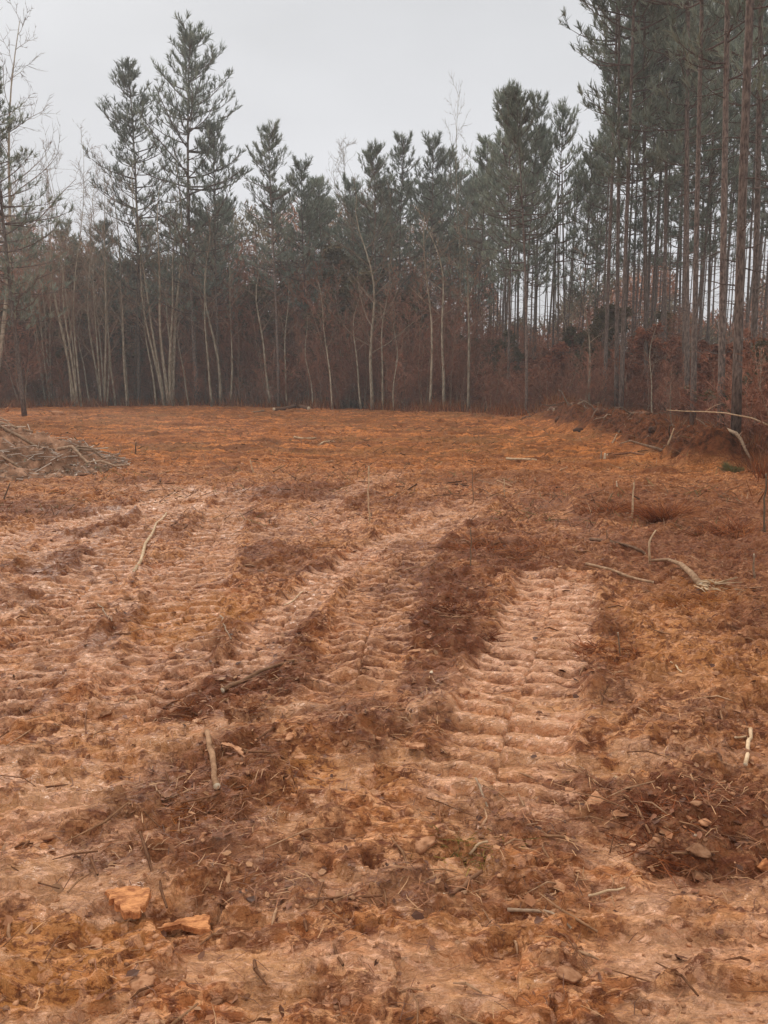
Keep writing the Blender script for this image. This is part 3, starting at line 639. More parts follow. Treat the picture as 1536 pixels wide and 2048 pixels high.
fill(13, 560, 960, 58, 74, lambda p: np.interp(p, [560, 640, 700, 800, 960], [370, 400, 400, 350, 330]), MIDP, 'pine_tree', 'low second-row pine', 'tree', 'second row pines in the middle', (1.1, 1.5))
fill(9, -120, 540, 60, 74, lambda p: np.interp(p, [-120, 0, 100, 220, 330, 540], [280, 330, 420, 440, 420, 400]), MIDP, 'pine_tree', 'low second-row pine', 'tree', 'second row pines on the left', (1.1, 1.5))

# --- leafless trees
BIG = bare(201, 18, 6, .15, .28, .26, .9, 1., fan=.13, nbr=17)
BT = [bare(210 + i, 15, 1, .10, .30, .30, .75, 1., nbr=20, twm='grey_twig') for i in range(3)]
BM = [bare(220 + i, 14, 5, .07, .25, .26, 1.1, 1., fan=.09, nbr=20) for i in range(2)]
WIDE = bare(231, 12, 1, .11, .22, .48, .55, 1., nbr=22, kink=.25)
POLE = [bare(240 + i, 9, 1, .055, .42, .24, .7, .8, nbr=11, kink=.10, base_tint=1.15) for i in range(4)]
G1 = 'leafless trees on the left'; G2 = 'pale thin trunks along the wood edge'
stand('bare_tree', BIG, 335, 40, tip=262, rz=.4, label='many-stemmed pale leafless tree below the tall left pines', group=G1)
stand('bare_tree', BT[0], -22, 36, tip=22, rz=1., label='tall leafless tree reaching to the top left corner', group=G1, tipx=62)
stand('bare_tree', BM[0], 150, 50, tip=268, label='leafless tree with thin upright stems between corner tree and narrow pine', group=G1)
stand('bare_tree', BM[1], 205, 52, tip=285, label='leafless tree just left of the narrow pine', group=G1)
stand('bare_tree', BM[0], 95, 54, tip=300, rz=3, label='leafless tree crowding the leaning pine', group=G1)
stand('bare_tree', BT[1], 255, 47, tip=330, label='leafless tree in front of the narrow pine', group=G1)
stand('bare_tree', WIDE, 745, 43, tip=372, label='spreading pale leafless tree in the middle of the wood edge', group='leafless trees in the middle')
stand('bare_tree', BT[2], 702, 64, tip=288, label='fine-twigged treetop above the low pines in the middle', group='leafless trees in the middle')
stand('bare_tree', BT[0], 916, 58, tip=178, wide=.55, label='thin bare treetop standing alone above the middle skyline', group='leafless trees in the middle')
for px, Y, tip, tx, pr, lab in (
    (152, 40, 640, 128, 0, 'leaning thin trunk right of the leaning pine'), (178, 44, 600, 150, 1, 'second thin trunk right of the leaning pine'), (226, 42, 520, 204, 2, 'crooked thin trunk left of the many-stemmed tree'),
    (250, 46, 560, 240, 3, 'grey thin trunk between the crooked one and the many-stemmed tree'), (310, 43, 540, 262, 0, 'leaning pale pole at the foot of the many-stemmed tree'), (376, 44, 600, 350, 1, 'short bent sapling right of the many-stemmed tree'),
    (424, 41, 470, 402, 2, 'pale slim trunk left of the thick pale trunk'), (442, 43, 400, 428, 3, 'thick pale trunk below the tallest left pine'), (460, 46, 520, 456, 0, 'slim trunk touching the thick pale trunk'),
    (540, 42, 480, 506, 1, 'reddish trunk leaning left below the lone pointed pine'), (574, 48, 560, 570, 2, 'thin stem right of the reddish leaning trunk'), (626, 46, 620, 618, 3, 'short pale stem left of the kinked sapling'),
    (664, 43, 560, 632, 0, 'kinked sapling left of the spreading pale tree'), (722, 46, 560, 706, 1, 'thin stem left of the spreading pale tree'), (768, 44, 520, 764, 2, 'straight pale stem right of the spreading pale tree'),
    (786, 45, 620, 782, 3, 'short stem second right of the spreading pale tree'), (862, 40, 430, 858, 0, 'left one of the two close slim trunks'), (888, 39, 400, 872, 1, 'right one of the two close slim trunks'),
    (936, 42, 430, 930, 2, 'dim trunk between the two close slim trunks and the dark straight pine'), (1120, 44, 560, 1114, 3, 'thin stem right of the dark straight pine'), (1182, 36, 500, 1176, 0, 'thin stem left of the spoil bank top'),
    (1310, 30, 640, 1300, 1, 'small stem behind the middle of the bank'), (1352, 22, 740, 1340, 2, 'short dark stem on the bank'), (1515, 18, 690, 1522, 3, 'pale stem right of the nearest pine'),
): stand('bare_sapling', POLE[pr], px, Y, tip=tip, tipx=tx, wide=1.35, label=lab, cat='sapling', group=G2)

# --- understory: brushy young trees and shrubs
BR = [bare(300 + i, 8, 3, .035, .12, .30, .7, 1., fan=.16, nbr=32, bark='grey_twig', twm='red_twig') for i in range(4)]
BRL = [bare(330 + i, 3.5, 5, .018, .06, .42, .6, 1., fan=.25, nbr=18, bark='grey_twig', twm='red_twig', tmin=.007) for i in range(3)]
BL = [bare(310 + i, 6, 3, .03, .10, .34, .5, 1., fan=.18, nbr=22, bark='grey_twig', twm='red_twig', leaf=(1., 'russet', 4, .10)) for i in range(3)]
BO = [bare(320 + i, 7, 2, .03, .10, .34, .5, 1., fan=.18, nbr=22, bark='grey_twig', twm='grey_twig', leaf=(.9, 'olive', 3, .09)) for i in range(2)]
def brush(n, x0, x1, y0, y1, ftip, protos, name, label, group, wide=(1, 1.6)):
    for i in range(n):
        px = x0 + (x1 - x0) * (i + rnd2.random()) / n; x = atY(px, 765, 1)[0]; az = math.atan2(x, 1); er = np.interp(az, np.arctan2(WOOD_EDGE[:, 0], WOOD_EDGE[:, 1]), np.hypot(WOOD_EDGE[:, 0], WOOD_EDGE[:, 1])) * math.cos(az)
        Y = er + rnd2.uniform(y0, y1); tip = ftip(px) if callable(ftip) else ftip
        stand(name, rnd2.choice(protos), px, Y, tip=tip + rnd2.uniform(-30, 45), wide=rnd2.uniform(*wide), lean=(rnd2.gauss(0, .04), rnd2.gauss(0, .04)), label=placed(label, px), cat='shrub', group=group)
TOPB = lambda p: np.interp(p, [-100, 0, 200, 300, 420, 600, 800, 950, 1000, 1080, 1130, 1300, 1360, 1440, 1500, 1700], [490, 480, 500, 530, 500, 500, 500, 560, 660, 665, 640, 610, 650, 650, 620, 600])
for x0, x1, k, where in ((-140, 260, 22, 'left of the many-stemmed tree'), (260, 560, 18, 'between the many-stemmed tree and the lone pointed pine'), (560, 960, 24, 'in the middle of the wood edge'), (960, 1200, 15, 'below the level-topped pines'), (1200, 1650, 22, 'inside the right-hand pine stand')):
    brush(k, x0, x1, .8, 6, lambda p: TOPB(p) + 60, BR, 'understory_shrub', 'leafless red-brown brush', 'leafless brush ' + where)
    brush(k, x0, x1, 5, 13, lambda p: TOPB(p), BR + BO[:1], 'understory_shrub', 'taller dim brush in the shade', 'taller brush ' + where)
    brush(k * 2 // 3, x0, x1, .3, 2.5, lambda p: 715, BRL, 'understory_shrub', 'low twiggy brush', 'low brush ' + where, (1.1, 1.9))
    brush(k // 2, x0, x1, 3, 11, lambda p: TOPB(p) + 90, BO, 'leafy_shrub', 'olive-leaved shrub', 'olive shrubs ' + where)
brush(20, 1060, 1650, 1.5, 9, lambda p: 690, BL, 'russet_shrub', 'shrub hung with russet dead leaves', 'russet shrubs on the right')
brush(12, 560, 1060, 2, 8, lambda p: 735, BL, 'russet_shrub', 'low russet-leaved shrub', 'russet shrubs in the middle')
brush(8, -120, 420, 2, 8, lambda p: 720, BL, 'russet_shrub', 'low russet-leaved shrub', 'russet shrubs on the left')

# --- the wood beyond, one mass
def far_wood():
    rst = np.random.RandomState(77); B = Build()
    def top(px): return np.interp(px, [-600, 0, 200, 320, 420, 600, 960, 1000, 1085, 1130, 1320, 1350, 1450, 1490, 2200], [400, 430, 500, 560, 480, 430, 470, 655, 665, 590, 540, 650, 645, 560, 500])
    n = 210000; px = -500 + 2500 * rst.rand(n); Y = 66 + 26 * rst.rand(n) ** 1.2
    tp = top(px) + 34 * perlin(px / 24., Y / 9., 5) + 22 * perlin(px / 70., px * 0 + 3, 6)
    zt = CAM_Z + (765 - tp) / FPX * Y * 1.0; z = -.2 + zt * rst.rand(n) ** .9; x = (px - 768) / FPX * Y
    cl = perlin(x / 2.2, z / 1.3 + Y / 3, 8); keep = rst.rand(n) < np.clip(.85 + cl * .8, .25, 1); x, Y, z = x[keep], Y[keep], z[keep]; n = len(x)
    C = np.stack([x, Y, z], 1); d = rst.randn(n, 3) * [.6, .6, 1]; d /= np.linalg.norm(d, axis=1, keepdims=True); s = np.cross(d, rst.randn(n, 3)); s /= np.linalg.norm(s, axis=1, keepdims=True)
    l = .22 + .3 * rst.rand(n, 1); w = .03 + .05 * rst.rand(n, 1); V = np.stack([C - d * l, C + s * w, C + d * l, C - s * w], 1).reshape(-1, 3); b = np.arange(n)[:, None] * 4
    g = sst(-.05, .25, perlin(x / 6., z / 3., 9) + (z - 5) * .035)[:, None]; red = np.array([[.50, .22, .12]]); ol = np.array([[.27, .21, .12]])
    B.add(V, b + [0, 1, 2, 3], 0, np.repeat((red * (1 - g) + ol * g) * (.6 + .8 * rst.rand(n, 1)), 4, 0))
    m = 420; px = -500 + 2500 * rst.rand(m); Y = 58 + 28 * rst.rand(m); x = (px - 768) / FPX * Y; ht = np.where(px > 960, 15, 8) + 4 * rst.rand(m)
    P0 = np.stack([x, Y, x * 0 - .5], 1); P1 = P0 + np.stack([rst.randn(m) * .5, rst.randn(m) * .5, ht], 1); r = .05 + .09 * rst.rand(m)
    V, F = segs_mesh(P0, P1, r, r * .4, 5); B.add(V, F, 0, (.17, .12, .09))
    tag(link('far_woods', B.mesh('far_woods', [M['litter']], False)), 'dim brown mass of woods behind the front trees', 'woods', None, 'stuff')
far_wood()

# --- rough dead grass and stubble along the wood edge and over the far field
def grasses():
    B = Build(); rst = np.random.RandomState(31); n = 42000
    t = rst.rand(n) * (len(WOOD_EDGE) - 1); i = t.astype(int); f = (t - i)[:, None]; e = WOOD_EDGE[i] * (1 - f) + WOOD_EDGE[i + 1] * f; er = np.hypot(e[:, 0], e[:, 1])[:, None]
    p = e * (1 + (rst.randn(n, 1) * 1.2 + .5) / er); m = perlin(p[:, 0] / 2.5, p[:, 1] / 2.5, 4) > -.15; p = p[m]; n = len(p)
    z = H(p[:, 0], p[:, 1]); C = np.stack([p[:, 0], p[:, 1], z - .02], 1); h = (.14 + .75 * rst.rand(n, 1) ** 1.8) * np.clip(er[m] / 40, .5, 1); d = np.concatenate([rst.randn(n, 2) * .35, np.ones((n, 1))], 1); s = np.stack([rst.randn(n), rst.randn(n), np.zeros(n)], 1); s /= np.linalg.norm(s, axis=1, keepdims=True)
    w = .008 + .0004 * er[m]; V = np.stack([C - s * w, C + s * w, C + d * h], 1).reshape(-1, 3); col = np.array([(1, 1, 1), (.6, .45, .4), (.9, .6, .4)])[rst.randint(0, 3, n)] * (.6 + .6 * rst.rand(n, 1))
    B.add(V, np.arange(n)[:, None] * 3 + [0, 1, 2], 0, np.repeat(col, 3, 0))
    tag(link('dry_grass', B.mesh('dry_grass', [M['grass']], False)), 'rusty dead grass along the edge of the woods', 'dry grass', None, 'stuff')
    B = Build(); n = 5200; u = rst.rand(n); dd = 9 * (46 / 9) ** u; a = np.radians((rst.rand(n) * 2 - 1) * 32); x, y = dd * np.sin(a), dd * np.cos(a)
    k = (wood_depth(x, y) < -.5) & (perlin(x / 2., y / 1.5, 14) > -.05); x, y, dd = x[k], y[k], dd[k]; n = len(x)
    C = np.stack([x, y, H(x, y)], 1); d = np.concatenate([rst.randn(n, 2) * .8, .25 + .5 * rst.rand(n, 1)], 1); L = (.05 + .16 * rst.rand(n, 1)); r = .002 + .0003 * dd
    V, F = segs_mesh(C, C + d * L, r, r * .5, 3); B.add(V, F, 0, np.repeat(np.array([(.5, .4, .35), (1.1, 1, .9), (.3, .25, .22), (.5, .6, .3)])[rst.randint(0, 4, n)], 6, 0))
    tag(link('stubble', B.mesh('stubble', [M['stick']], False)), 'broken stems and root ends sticking out of the far clay', 'stubble', None, 'stuff')
grasses()

# ------------------------------------------------------------ sticks, wood and stones one can pick out
def stick(name, label, pts, r0, r1, mat='stick', cat='stick', group='loose sticks on the clay', capm='cut', tint=1., k=7, ground=True, twigs=0, bend=.008):
    """pts: picture points lying on the ground, or place points when ground is False"""
    P = [at(*p) for p in pts] if ground else pts; P = np.array(P, float); L = np.linalg.norm(P[-1] - P[0]); n = 9
    t = np.linspace(0, len(P) - 1, n); i = np.minimum(t.astype(int), len(P) - 2); Q = P[i] + (P[i + 1] - P[i]) * (t - i)[:, None]
    rst = np.random.RandomState(abs(hash(label)) % 9999 if False else sum(map(ord, label)) % 9999); rad = np.linspace(r0, r1, n) * (1 + .05 * rst.randn(n))
    Q[1:-1] += rst.randn(n - 2, 3) * [L * bend, L * bend, L * bend * .3]
    if ground: Q[:, 2] = np.maximum(H(Q[:, 0], Q[:, 1]) + rad * 1.0 + .004, np.linspace(Q[0, 2], Q[-1, 2], n) + rad * .5)
    if ground:
        for _ in range(3): Q[1:-1, 2] = (Q[:-2, 2] + Q[2:, 2]) / 4 + Q[1:-1, 2] / 2
        Q[:, 2] += .004
    o0 = Q[0].copy(); o0[2] = Q[:, 2].min(); B = Build(); B.addtube(Q - o0, rad, k, 0, 1, tint)
    for q in range(twigs):
        a = rst.randint(1, n - 1); d = nrm(rst.randn(3) * [1, 1, .4] + [0, 0, .3]); B.addtube([Q[a] - o0, Q[a] - o0 + d * L * .08, Q[a] - o0 + d * L * .14 + rst.randn(3) * L * .02], [rad[a] * .5, rad[a] * .35, rad[a] * .15], 5, 0, 1, tint)
    o = link(name, B.mesh(name, [M[mat], M[capm]])); o.location = o0; tag(o, label, cat, group); return o
def upright(label, base, top, r0, r1, name='stick', cat='stick', group='upright stems in the clay', mat='stick', tint=1., mids=(), twigs=0, **kw):
    b = at(*base); Y = b[1]; pts = [(b[0], b[1], b[2] - .04)] + [atY(*m, Y - .02) for m in mids] + [atY(*top, Y)]
    return stick(name, label, pts, r0, r1, mat, cat, group, ground=False, tint=tint, twigs=twigs, **kw)
stick('stick', 'long pale stick lying slantwise on the left tracks', [(268, 1146), (300, 1085), (333, 1030)], .017, .012, 'wood', twigs=1)
stick('stick', 'brown stick with a white cut end in the left foreground', [(414, 1472), (424, 1520), (434, 1582)], .012, .013, 'stick', tint=(1.1, .9, .75))
stick('stick', 'pale bleached stick lying on the right below the frayed root', [(1172, 1130), (1235, 1150), (1306, 1171)], .014, .012, 'stick', tint=(1.3, 1.2, 1.1))
stick('branch', 'dark curved branch above the bleached stick', [(1180, 1082), (1225, 1087), (1272, 1100), (1290, 1112)], .018, .012, 'stick', tint=(.55, .45, .4), twigs=2)
stick('branch', 'thin dark branch across the leaf patch in the left middle', [(445, 1392), (520, 1362), (622, 1325)], .014, .006, 'stick', tint=(.6, .45, .35), twigs=3)
stick('twig', 'short split twig on the pale ridge between the left tracks', [(570, 1222), (590, 1201), (611, 1180)], .007, .005, 'wood')
stick('twig', 'kinked twig lying in the right foreground', [(1015, 1824), (1075, 1829), (1090, 1842), (1142, 1852)], .006, .004, 'stick')
stick('twig', 'brown twig lying left of the kinked twig in the foreground', [(888, 1802), (925, 1784), (963, 1760)], .008, .006, 'stick', tint=(.7, .5, .4))
stick('twig', 'pale twig just behind the kinked twig', [(1178, 1799), (1215, 1794), (1250, 1782)], .005, .003, 'wood')
stick('stick', 'short pale split stick near the right edge', [(1490, 1538), (1497, 1500), (1500, 1472)], .009, .008, 'wood', tint=1.15)
stick('twig', 'pale twig lying left of the short split stick', [(1470, 1480), (1492, 1482), (1497, 1483)], .005, .004, 'wood')
stick('twig', 'slanting twig below the wide right track', [(945, 1570), (975, 1610)], .006, .004, 'stick')
stick('twig', 'thin twig pointing up slope on the right clay', [(1340, 1325), (1362, 1358)], .006, .004, 'wood')
stick('twig', 'small twig in the green-tinged patch of the foreground', [(940, 1715), (975, 1690)], .005, .004, 'wood')
stick('twig', 'dark twig beside the left track, above the leaf patch', [(440, 1235), (462, 1280)], .006, .004, 'stick')
stick('twig', 'thin twig across the left track rows', [(195, 1215), (224, 1256)], .006, .004, 'stick')
stick('stick', 'pale stick lying on the far right of the field', [(1012, 922), (1040, 924), (1072, 926)], .03, .02, 'wood')
stick('stick', 'long reddish stick beside the two stubs on the right', [(1214, 920), (1260, 919), (1300, 918)], .022, .015, 'stick', tint=(.7, .45, .35))
stick('log', 'dark fallen log at the far edge of the clearing', [(548, 824), (570, 821), (592, 817), (618, 820)], .10, .13, 'stick', 'log', 'logs at the wood edge', tint=(.55, .42, .36))
stick('log', 'thin pale pole lying left of the dark fallen log', [(498, 824), (528, 823)], .05, .04, 'stick', 'log', 'logs at the wood edge')
stick('log', 'small dark log by the foot of the spoil bank', [(1076, 831), (1092, 833), (1108, 836)], .09, .08, 'stick', 'log', 'logs at the wood edge', tint=(.6, .45, .45))
stick('wood_chip', 'pale split wood lying in the middle of the far field', [(588, 883), (606, 886), (632, 884)], .035, .02, 'wood', 'wood chip', 'pale wood in the far field')
stick('wood_chip', 'second pale split wood just right of the first in the far field', [(640, 888), (672, 886)], .025, .02, 'wood', 'wood chip', 'pale wood in the far field')
stick('stick', 'dark stick lying beside the left brush pile', [(175, 925), (200, 927), (228, 926)], .03, .02, 'stick', tint=(.6, .45, .4))
upright('tall pale stem standing upright in the middle of the tracks', (742, 1046), (738, 932), .011, .007, mids=((738, 1020), (736, 975)), mat='wood', bend=.008, twigs=1)
upright('pale stem standing upright on the right', (1262, 1040), (1268, 965), .013, .009, mat='wood', mids=((1266, 1000),), bend=.01)
upright('short split stub left of the upright right stem', (1235, 976), (1233, 962), .012, .008, mat='cut')
upright('curved pale stem bowing over behind the frayed root', (1301, 1128), (1312, 1060), .012, .006, mids=((1298, 1105), (1299, 1080)), mat='wood', bend=.003)
upright('thin dark stem standing between the tracks and the right mound', (942, 1130), (942, 1055), .006, .004, tint=.6, twigs=3)
upright('thin straight twig standing further back in line with the dark stem', (948, 1010), (944, 935), .006, .004, tint=.6, twigs=2)
upright('short upright stem in the far middle of the field', (1009, 995), (1008, 958), .008, .006, mat='wood')
upright('dark stem at the right border of the picture', (1528, 1072), (1532, 948), .013, .008, tint=.45, twigs=2)
upright('dry stalk standing right of the frayed root', (1508, 1165), (1508, 1108), .010, .007, tint=.9)
upright('left one of the two small stubs below the spoil bank', (1201, 922), (1203, 902), .02, .015)
upright('right one of the two small stubs below the spoil bank', (1209, 920), (1210, 906), .025, .02, mat='cut')
upright('small upright stem in the field on the left', (508, 946), (500, 920), .014, .01, mat='wood', twigs=1)
upright('twiggy dark seedling standing right of the brush pile', (270, 908), (272, 884), .02, .01, tint=.5, twigs=4, name='seedling', cat='seedling')
upright('slanting dead stem at the left border in front of the brush pile', (4, 1000), (20, 966), .012, .008, tint=.5)
upright('thin dead stalk in the brush right of the wide track', (1243, 1310), (1236, 1265), .006, .004, tint=.8, twigs=2)
upright('pale pointed stick leaning on the spoil bank', (1336, 878), (1348, 856), .02, .012, mat='wood')
upright('pale leaning stick at the foot of the spoil bank', (1224, 884), (1234, 868), .022, .014, mat='wood')
# long pale branch hanging across in front of the nearest pine
Yb = 15.0
stick('branch', 'long bleached branch jutting level above the spoil bank', [atY(1333, 820, Yb), atY(1380, 823, Yb), atY(1438, 824, Yb), atY(1475, 831, Yb), atY(1510, 838, Yb), atY(1580, 870, Yb), (lambda q: (q[0], q[1], q[2]))(at(1640, 950))], .007, .022, 'wood', 'branch', 'branches by the nearest pine', ground=False, bend=.004, tint=1.1, twigs=2)
stick('branch', 'thin pale branch leaning against the foot of the nearest pine', [at(1462, 905), atY(1470, 880, 15.2), atY(1485, 862, 15.3)], .014, .008, 'stick', 'branch', 'branches by the nearest pine', ground=False, tint=1.3)

# frayed root: bark tube splitting into splinters
def frayed_root():
    B = Build(); Q = np.array([at(*p, lift=l) for p, l in (((1298, 1130), .05), ((1335, 1132), .06), ((1360, 1145), .06), ((1380, 1165), .05), ((1402, 1182), .03))]); o = at(1360, 1160); o = np.array(o)
    B.addtube(Q - o, [.012, .016, .02, .026, .03], 8, 0, 1, (1.05, .95, .85)); body = B.mesh('frayed_root', [M['stick'], M['cut']])
    r = link('frayed_root', body); r.location = o; tag(r, 'curved grey root with a frayed golden end on the right', 'root')
    S_ = Build(); rst = np.random.RandomState(3)
    for k in range(34):
        a = Q[-1] + rst.randn(3) * [.03, .03, .01]; d = np.array([.75, -.35, 0]) + rst.randn(3) * [.35, .35, .25]; d = nrm(d); L = rst.uniform(.08, .3); b = a + d * L; b[2] = max(b[2], h1(b[0], b[1]) + .004)
        S_.addtube([a - o, (a + b) / 2 - o + rst.randn(3) * .012, b - o], [.006, .005, .002], 4, 0, None, rst.uniform(.8, 1.15))
    f = link('frayed_end', S_.mesh('frayed_end', [M['wood']]), r); f['label'] = 'golden splintered wood fibres'
frayed_root()

# bark slab: broken trapezoid plate, and an orange splinter
def slab(name, label, cat, outline, thick, mat, tilt=(0, 0), edge=True, streak=0):
    import bmesh
    C = np.array([at(*p) for p in outline]); c = C.mean(0); gx, gy = np.meshgrid(np.linspace(C[:, 0].min(), C[:, 0].max(), 12), np.linspace(C[:, 1].min(), C[:, 1].max(), 12)); zt = np.percentile(H(gx.ravel(), gy.ravel()), 94) + .001
    rst = np.random.RandomState(len(label)); ring = []
    for i in range(len(C)):
        a, b = C[i], C[(i + 1) % len(C)]
        for t in np.linspace(0, 1, 7)[:-1]: ring.append(a + (b - a) * t + rst.randn(3) * [.0035, .0035, 0])
    ring = np.array(ring) + rst.randn(len(ring), 3) * [.0015, .0015, 0]; n = len(ring); V = []; layers = ((1.0, -thick), (1.0, .55 * thick), (.97, .95 * thick), (.8, thick), (.5, .9 * thick), (.25, thick))
    for s, dz in layers:
        q = c + (ring - c) * s; q[:, 2] = zt + dz + (q[:, 0] - c[0]) * tilt[0] + (q[:, 1] - c[1]) * tilt[1] + .0016 * perlin(q[:, 0] / .02, q[:, 1] / .01, 3) * (dz > 0); V.append(q)
    V.append(np.array([[c[0], c[1], zt + .9 * thick]])); V = np.concatenate(V) - [c[0], c[1], zt]; F = []
    for l in range(len(layers) - 1):
        for i in range(n): F.append((l * n + i, l * n + (i + 1) % n, (l + 1) * n + (i + 1) % n, (l + 1) * n + i))
    T = [((len(layers) - 1) * n + i, (len(layers) - 1) * n + (i + 1) % n, len(V) - 1) for i in range(n)]
    o = link(name, mesh(name, V, [(F, 0), (T, 0)], [M[mat]], False, np.ones((len(V), 3)))); o.location = (c[0], c[1], zt); tag(o, label, cat); return o
slab('bark_slab', 'orange-brown slab of bark with a torn notched edge in the left foreground', 'bark', [(212, 1785), (240, 1775), (262, 1782), (304, 1790), (292, 1820), (278, 1850), (250, 1846), (226, 1826)][::-1], .012, 'orange_wood', (.05, .06))
slab('wood_splinter', 'bright orange splinter of wood right of the bark slab', 'wood chip', [(318, 1864), (345, 1852), (400, 1843), (420, 1846), (418, 1866), (360, 1868)][::-1], .010, 'orange_wood', (0, .05))
slab('bark_flake', 'thin pinkish flake of bark near the stick with the white end', 'bark', [(440, 1498), (462, 1500), (492, 1516), (484, 1522), (452, 1510)][::-1], .006, 'clod')
slab('bark_flake', 'thin flat flake of bark in the middle foreground', 'bark', [(808, 1508), (832, 1500), (852, 1496), (846, 1506), (820, 1512)][::-1], .006, 'clod')

def clod(name, label, px, py, w, hgt, mat, cat='clod', group=None, sub=3, tint=1.):
    global rs
    st = rs.get_state(); rs.seed(px); x, y, z = at(px, py); V, F, k = lumps(np.array([x]), np.array([y]), np.array([w]), sub, hgt, .15); V = V - [x, y, z]
    V += .06 * w * np.stack([perlin(V[:, 0] / w * 3 + 5, V[:, 2] / w * 3 + i * 7, i) for i in range(3)], 1)
    o = link(name, mesh(name, V, [(F, 0)], [M[mat]], True, np.full((len(V), 3), tint))); o.location = (x, y, z); tag(o, label, cat, group); rs.set_state(st); return o
CG = 'larger clods of clay'
clod('clod', 'broad tan clod of clay in the dark patch of the right foreground', 1192, 1612, .055, .35, 'clod', group=CG, tint=1.1)
clod('clod', 'rounded brown clod with a pale cap further right', 1395, 1690, .035, .6, 'clod', group=CG, tint=.55)
clod('stone', 'small pale stone resting on the rounded brown clod', 1388, 1664, .013, .6, 'cut', 'stone', None, 2)
clod('clod', 'orange clod at the right border of the foreground', 1530, 1740, .03, .8, 'orange_wood', group=CG)
clod('stone', 'white stone lying on the spoil bank below the pale straight pine', 1252, 850, .10, .5, 'cut', 'stone', None, 2, 1.2)
clod('clod', 'orange boulder-like clod at the far left edge of the field', 118, 832, .28, .7, 'clod', group=CG, tint=1.2)
clod('clod', 'bright orange clod topping the brush pile at the left border', 14, 826, .14, 1., 'orange_wood', group=CG)
clod('stone', 'tiny pale stone left of the wide right track', 862, 1348, .010, .6, 'cut', 'stone', None, 2)
clod('wood_chip', 'pale knotted chip of root in the right foreground', 1243, 1558, .022, .4, 'wood', 'wood chip', None, 3, 1.2)
clod('clod', 'pinkish clod on the left track edge', 232, 1082, .05, .5, 'clod', group=CG, tint=1.1)

# ------------------------------------------------------------ brush pile on the left
def brush_pile():
    cx, cy = -8.7, 14.3; rx, ry, hh = 3.9, 2.4, 1.45; r = empty('brush_pile', (cx, cy, h1(cx, cy)))
    tag(r, 'low grey pile of brush, chips and grubbed roots at the left border', 'brush pile')
    def ph(u, v): q = np.sqrt((u / rx) ** 2 + (v / ry) ** 2); return hh * np.clip(1 - q, 0, 1) ** 1.15 + .55 * fbm(u / .8, v / .6, 5, 12) * (q < 1.02) * np.clip((1 - q) * 4, 0, 1)
    g = np.linspace(-1.02, 1.02, 170); U, Vv = np.meshgrid(g * rx, g * ry); z = ph(U, Vv); zb = H(U.ravel() + cx, Vv.ravel() + cy).reshape(U.shape) - h1(cx, cy); q = np.sqrt((U / rx) ** 2 + (Vv / ry) ** 2)
    Z = zb + z - .03 - .25 * np.clip(q - .97, 0, 1) * 10; n = 170; idx = np.arange(n * n).reshape(n, n); F = np.stack([idx[:-1, :-1], idx[:-1, 1:], idx[1:, 1:], idx[1:, :-1]], -1).reshape(-1, 4)
    pts = np.stack([U.ravel(), Vv.ravel(), Z.ravel()], 1); inside = (q.ravel() < 1.0); F = F[inside[F].any(1)]
    c = fbm(U / .6, Vv / .6, 3, 15).ravel()[:, None]; t = np.where(c > 0, 1.0, .7) * np.ones((1, 3)) * [1.05, .92, .8]
    link('mound', mesh('mound', pts, [(F, 0)], [MOUND], True, t), r)
    rst = np.random.RandomState(8); n = 9000; a = rst.rand(n) * 6.283; q = np.sqrt(rst.rand(n)); u, v = q * rx * np.cos(a), q * ry * np.sin(a); zz = ph(u, v) + H(u + cx, v + cy) - h1(cx, cy)
    # chips and leaves
    C = np.stack([u, v, zz], 1); d = rst.randn(n, 3) * [1, 1, .6]; d /= np.linalg.norm(d, axis=1, keepdims=True); s = np.cross(d, rst.randn(n, 3) * .3 + [0, 0, 1]); s /= np.linalg.norm(s, axis=1, keepdims=True); l = .012 + .035 * rst.rand(n, 1) ** 2
    V = np.stack([C - d * l, C + s * l * .4, C + d * l, C - s * l * .4], 1).reshape(-1, 3); col = np.array([(.50, .36, .26), (.28, .17, .11), (.66, .50, .38), (.22, .19, .10), (.50, .26, .15)])[rst.randint(0, 5, n)]
    B = Build(); B.add(V, np.arange(n)[:, None] * 4 + [0, 1, 2, 3], 0, np.repeat(col, 4, 0)); n = 800
    k = rst.randint(0, len(C), n); L = .12 + .5 * rst.rand(n, 1) ** 2; dd = rst.randn(n, 3) * [1, .6, .22]; dd /= np.linalg.norm(dd, axis=1, keepdims=True); rr = .004 + .008 * rst.rand(n)
    V, F = segs_mesh(C[k] - dd * L / 2 + [0, 0, .03], C[k] + dd * L / 2 + [0, 0, .03], rr, rr * .6, 4); B.add(V, F, 0, np.repeat(np.array([(.48, .37, .29), (.2, .14, .10), (.68, .56, .45)])[rst.randint(0, 3, n)], 8, 0))
    o = link('debris', B.mesh('debris', [M['litter']], False), r); o['kind'] = 'stuff'
    for i in range(26):                                # limbs poking out
        a = rst.uniform(-2.6, .9); q = rst.uniform(.25, .95); u, v = q * rx * math.cos(a), q * ry * math.sin(a); L = rst.uniform(.7, 1.9); yaw = rst.uniform(-.6, .6)
        d = np.array([math.cos(yaw), math.sin(yaw), -.28 * math.cos(yaw) if u > 0 else .05]); P = []
        for t in np.linspace(-.5, .5, 6): p = np.array([u, v, 0]) + d * L * t; z = float(ph(np.array([p[0]]), np.array([p[1]]))[0]) + h1(p[0] + cx, p[1] + cy) - h1(cx, cy); P.append([p[0], p[1], z + .05 + .05 * rst.rand()])
        R0 = rst.uniform(.012, .04); B = Build(); B.addtube(P, np.linspace(R0, R0 * .6, 6), 7, 0, 1, rst.uniform(.8, 1.4) * np.array([1, .98, .98])); link('branch', B.mesh('branch', [M['stick'], M['cut']]), r)
